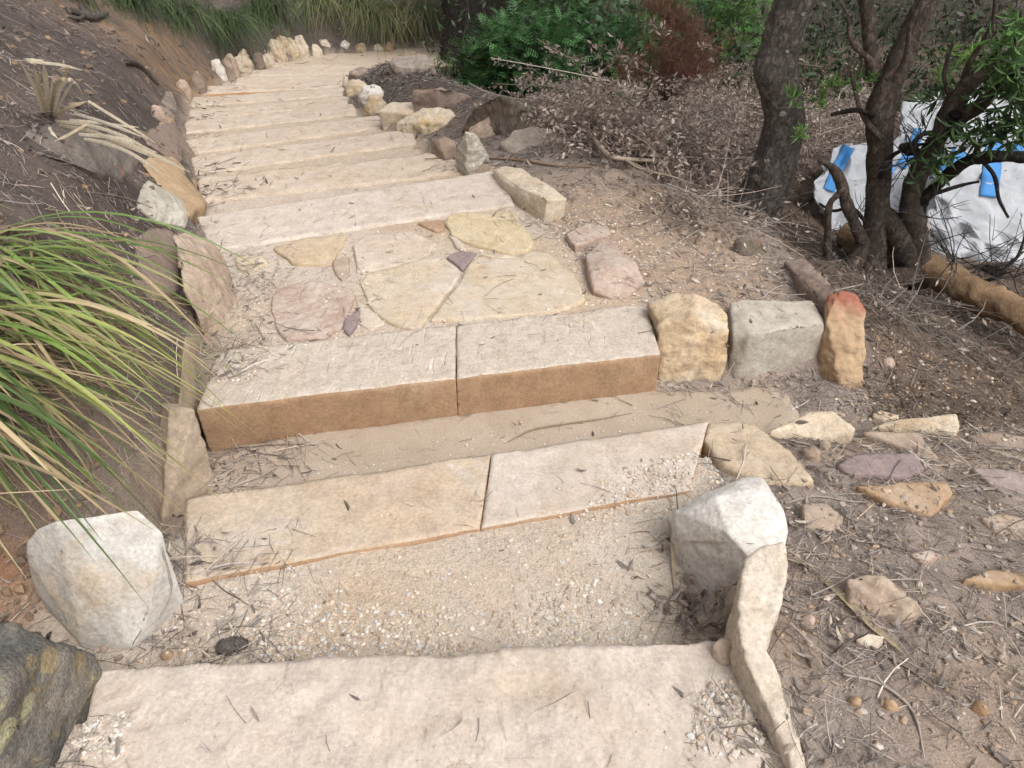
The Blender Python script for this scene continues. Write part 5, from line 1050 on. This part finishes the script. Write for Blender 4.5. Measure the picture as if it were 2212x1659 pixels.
# ------------------------------------------------------------------ heap of dead branches with dry leaves
heap_px = [(1110,200),(1230,175),(1330,270),(1430,315),(1540,190),(1610,150),(1590,300),(1550,420),(1440,390),(1290,310),(1170,255)]
DRYC = [(.35,.28,.235),(.44,.365,.31),(.28,.215,.175),(.53,.455,.395),(.23,.175,.145)]
def heap(label, poly, nt, nl, h, tw=(.22,.18,.15)):
    q = np.array(poly, float); pts = []; lo, hi = q.min(0), q.max(0)
    while len(pts) < nt:
        u, v = RNG.uniform(lo, hi); ins = False; j = len(q)-1
        for i in range(len(q)):
            if (q[i, 1] > v) != (q[j, 1] > v) and u < (q[j, 0]-q[i, 0])*(v-q[i, 1])/(q[j, 1]-q[i, 1])+q[i, 0]: ins = not ins
            j = i
        if ins: pts.append(land(u, v))
    p = np.array(pts); p[:, 2] += np.abs(RNG.normal(0, h, nt))*RNG.uniform(.3, 1, nt); b = p.mean(0); b[2] = p[:, 2].min()
    root = tag(empty('brush_heap', b), label, 'brush heap', 'heaps of cut dead branches'); S, A = Acc(), Acc()
    d = unit(RNG.normal(0, 1, (nt, 3))*[1, 1, .28]+[-.3, -.25, -.05]); L = RNG.uniform(.15, .5, nt); sticks(S, p, d, L, RNG.uniform(.0012, .0034, nt), pick([tw, tuple(x*1.5 for x in tw)], nt), .25, 3)
    for j in range(nl):
        f = RNG.uniform(.15, 1.05, nt); pp2 = p+d*(L*f)[:, None]+RNG.normal(0, .012, (nt, 3)); dd = unit(d*.6+RNG.normal(0, .7, (nt, 3))); l = RNG.uniform(.026, .052, nt); diamonds(A, pp2, dd, unit(np.cross(dd, RNG.normal(0, 1, (nt, 3)))), l, l*RNG.uniform(.25, .42, nt), pick(DRYC, nt, .2))
    nb = nt//30 if nl > 10 else 3; bi = RNG.integers(0, nt, nb); bd = unit(RNG.normal(0, 1, (nb, 3))*[1, .6, .3]+[0, 0, .12]); sticks(S, p[bi], bd, RNG.uniform(.45, 1.0, nb), RNG.uniform(.003, .0065, nb), pick([(.33,.29,.25),(.42,.37,.32)], nb), .22, 4)
    S.obj('twigs', TWIGM, root)['kind'] = 'stuff'; A.obj('dry_leaves', DRYM, root)['kind'] = 'stuff'; return root
heap('heap of cut branches with dry pale leaves left of the leaning trunk', heap_px, 1700, 26, .24, (.15,.12,.10))
heap('heap of dry leafy branches behind the leaning trunk and smaller bag', [(1730,260),(1800,200),(1880,230),(1900,330),(1780,340),(1740,400)], 420, 13, .2)
heap('low heap of grey twigs at the foot of the many-stemmed tree', [(1740,500),(1860,540),(1990,620),(2212,720),(2212,800),(1980,720),(1880,690),(1800,610)], 330, 2, .06, (.13,.115,.10))
heap('tangle of dry twigs in front of the leaning trunk', [(1430,420),(1580,440),(1660,500),(1560,500),(1450,470)], 260, 4, .05)

# ------------------------------------------------------------------ single sticks, strap leaves and cones
def lay(name, label, uv, r, mat, col, cat, lift=.008, group=None, seg=7, side=()):
    q = [sight(u, v, lift) for u, v in uv]; rs = r if isinstance(r, (list, tuple)) else [r]*len(q); A = Acc(); V, T = tube(q, rs, seg, len(q)*6); A.add(V, T, col)
    for uv2, r2 in side:
        V, T = tube([sight(u, v, lift) for u, v in uv2], [r2]*(len(uv2)-1)+[r2*.4], 5, len(uv2)*5); A.add(V, T, np.array(col)*.9)
    return tag(A.obj(name, mat, smooth=True), label, cat, group)
lay('fallen_branch', 'bare grey forked branch fallen beside the grey dome rock', [(1242,293),(1262,296),(1285,330),(1312,360),(1340,368),(1400,372),(1450,376),(1520,392),(1600,405)], [.018,.017,.016,.015,.013,.011,.009,.006,.003], TWIGM, (.33,.27,.21), 'branch', .07, side=(([(1300,352),(1340,366),(1380,390),(1440,405),(1495,422)], .007), ([(1440,374),(1470,390),(1520,415)], .006), ([(1345,368),(1400,395),(1370,380)], .005)))
lay('stick', 'long thin brown stick lying across the pale step end', [(918,347),(980,344),(1100,348),(1200,362),(1280,365)], [.003,.004,.006,.005,.003], TWIGM, (.22,.14,.085), 'stick', .012)
def strap(label, uv, w, col, lift=.008):
    q = catmull([sight(u, v, lift) for u, v in uv], len(uv)*6); tg = unit(np.gradient(q, axis=0)); s = unit(np.cross(tg, [0, 0, 1.])); n = len(q); t = np.linspace(0, 1, n)[:, None]; ww = w*np.clip(np.minimum(t*6, (1-t)*3), .12, 1)
    V = np.concatenate([q+s*ww*.5+[0, 0, .003], q, q-s*ww*.5+[0, 0, .002]]); T = []
    for i in range(n-1):
        for a, b in ((0, n), (n, 2*n)): T += [(a+i, b+i, b+i+1), (a+i, b+i+1, a+i+1)]
    return tag(obj_at('strap_leaf', V, np.array(T), DRYM, np.tile(np.array(col), (len(V), 1))), label, 'leaf', 'dry strap leaves on the ground')
strap('long straw-coloured strap leaf lying over the large tan-brown rock', [(1694,1202),(1740,1228),(1800,1275),(1870,1345),(1920,1390),(1960,1428)], .022, (.42,.34,.22))
strap('dry strap leaf lying across the big white block', [(1380,1198),(1440,1185),(1490,1174),(1560,1176),(1627,1180)], .012, (.45,.36,.26))
strap('dry strap leaf lying upright in the photo beside the big white block', [(1440,1118),(1450,1170),(1455,1240),(1460,1320)], .010, (.42,.34,.25))
strap('dry strap leaf lying in the drain', [(1095,960),(1150,932),(1230,918),(1300,908),(1365,896)], .010, (.36,.28,.20))
strap('dry strap leaf in the litter at the left end of the drain', [(490,972),(560,965),(640,962),(690,966)], .012, (.38,.31,.24))
for k, (uv, lb) in enumerate((([(1695,1090),(1760,1075),(1830,1085),(1870,1088)], 'grey curved twig above the brown block in the litter'), ([(1880,1400),(1950,1440),(2020,1490)], 'thin grey twig below the large tan-brown rock'), ([(1820,1460),(1900,1480),(1970,1540),(1995,1640)], 'long curved grey twig near the bottom right corner'), ([(350,1185),(365,1240),(370,1280),(345,1340)], 'pale forked twig right of the big white boulder'), ([(190,418),(260,428),(300,440),(330,452)], 'pale grey stick pointing at the white striated block'), ([(1150,520),(1180,505),(1200,495)], 'short stick beside the honey yellow flagstone'),
    ([(1380,490),(1420,470),(1440,440)], 'dark stick in front of the fallen branch'), ([(1960,790),(2010,800),(2060,760),(2130,745)], 'grey stick on the litter slope below the tree'), ([(2180,1330),(2212,1350),(2230,1365)], 'stick at the right edge above the corner'))):
    lay('twig', lb, uv, [.0035]*(len(uv)-1)+[.0015], TWIGM, [(.30,.26,.22),(.2,.16,.13),(.36,.31,.27)][k % 3], 'twig', .006, 'single twigs on the ground')
ca, cb = sight(470, 1408, .012), sight(535, 1394, .012); V, T = tube([ca, ca+(cb-ca)*.25, ca+(cb-ca)*.7, cb], [.010,.021,.020,.010], 26, 44)
V = V+unit(V-(ca+cb)/2)*(.0018*np.sign(np.sin(V[:, :1]*520)*np.sin(V[:, 1:2]*520+V[:, 2:3]*400)))+RNG.normal(0, .0010, V.shape)
tag(obj_at('banksia_cone', V, T, rock_mat('cone_fur', (.11,.095,.085), (.18,.16,.145), None, 30, 1., dust=0, pits=0)), 'dark furry banksia cone on the gravel behind the nearest slab', 'cone')
lay('log_piece', 'dark rotten log on the bank below the dark grass', [(272,142),(295,145),(320,165),(345,190)], [.025,.03,.028,.012], BARK2, (.1,.1,.1), 'log', .03, seg=14)
lay('stump', 'grey twisted dead root at the top of the bank', [(150,30),(185,42),(215,44),(235,36)], [.03,.045,.035,.015], BARK1, (.1,.1,.1), 'stump', .04, seg=14, side=(([(175,20),(190,36),(215,50)], .022), ([(185,44),(170,50),(150,46)], .018)))

# ------------------------------------------------------------------ the far undergrowth reads as one mass
A = Acc(); n = 3600; x = RNG.uniform(-1.2, 15, n); y = RNG.uniform(7, 22, n); dl, _ = sdist(LEFT, x, y); drr, _ = sdist(RIGHT, x, y); keep = ((drr < -.6) & (y > np.interp(x, [-1.2, 2.5, 4.2, 15], [11.5, 11, 7.2, 7]))) | (dl > .8); x, y = x[keep], y[keep]; n = len(x); z = terrain(x, y)
hh = RNG.uniform(.5, 1.9, n); base = pick([(.03,.05,.02),(.045,.07,.028),(.035,.038,.026),(.06,.055,.04),(.05,.085,.03)], n, .2); m = 30
k = n*m; idx = np.repeat(np.arange(n), m); c = np.stack([x, y, z], 1)[idx]; o = RNG.normal(0, .34, (k, 3)); o[:, 2] = RNG.random(k)*hh[idx]; o[:, :2] *= (1.1-.5*(o[:, 2]/hh[idx]))[:, None]
d = unit(RNG.normal(0, 1, (k, 3))+[0, 0, .4]); diamonds(A, c+o, d, unit(np.cross(d, RNG.normal(0, 1, (k, 3)))), RNG.uniform(.07, .17, k), RNG.uniform(.018, .05, k), base[idx]*RNG.uniform(.6, 1.3, (k, 1)))
p = c[::60]; d = unit(RNG.normal(0, .5, (len(p), 3))+[0, 0, 1]); sticks(A, p+RNG.normal(0, .2, p.shape)*[1, 1, 0], d, hh[idx][::60]*.9, RNG.uniform(.003, .007, len(p)), pick([(.06,.052,.045),(.10,.09,.08)], len(p)), .3, 3)
tag(A.obj('undergrowth', LEAFM), 'tangle of shaded undergrowth closing the view behind the shrubs', kind='stuff')
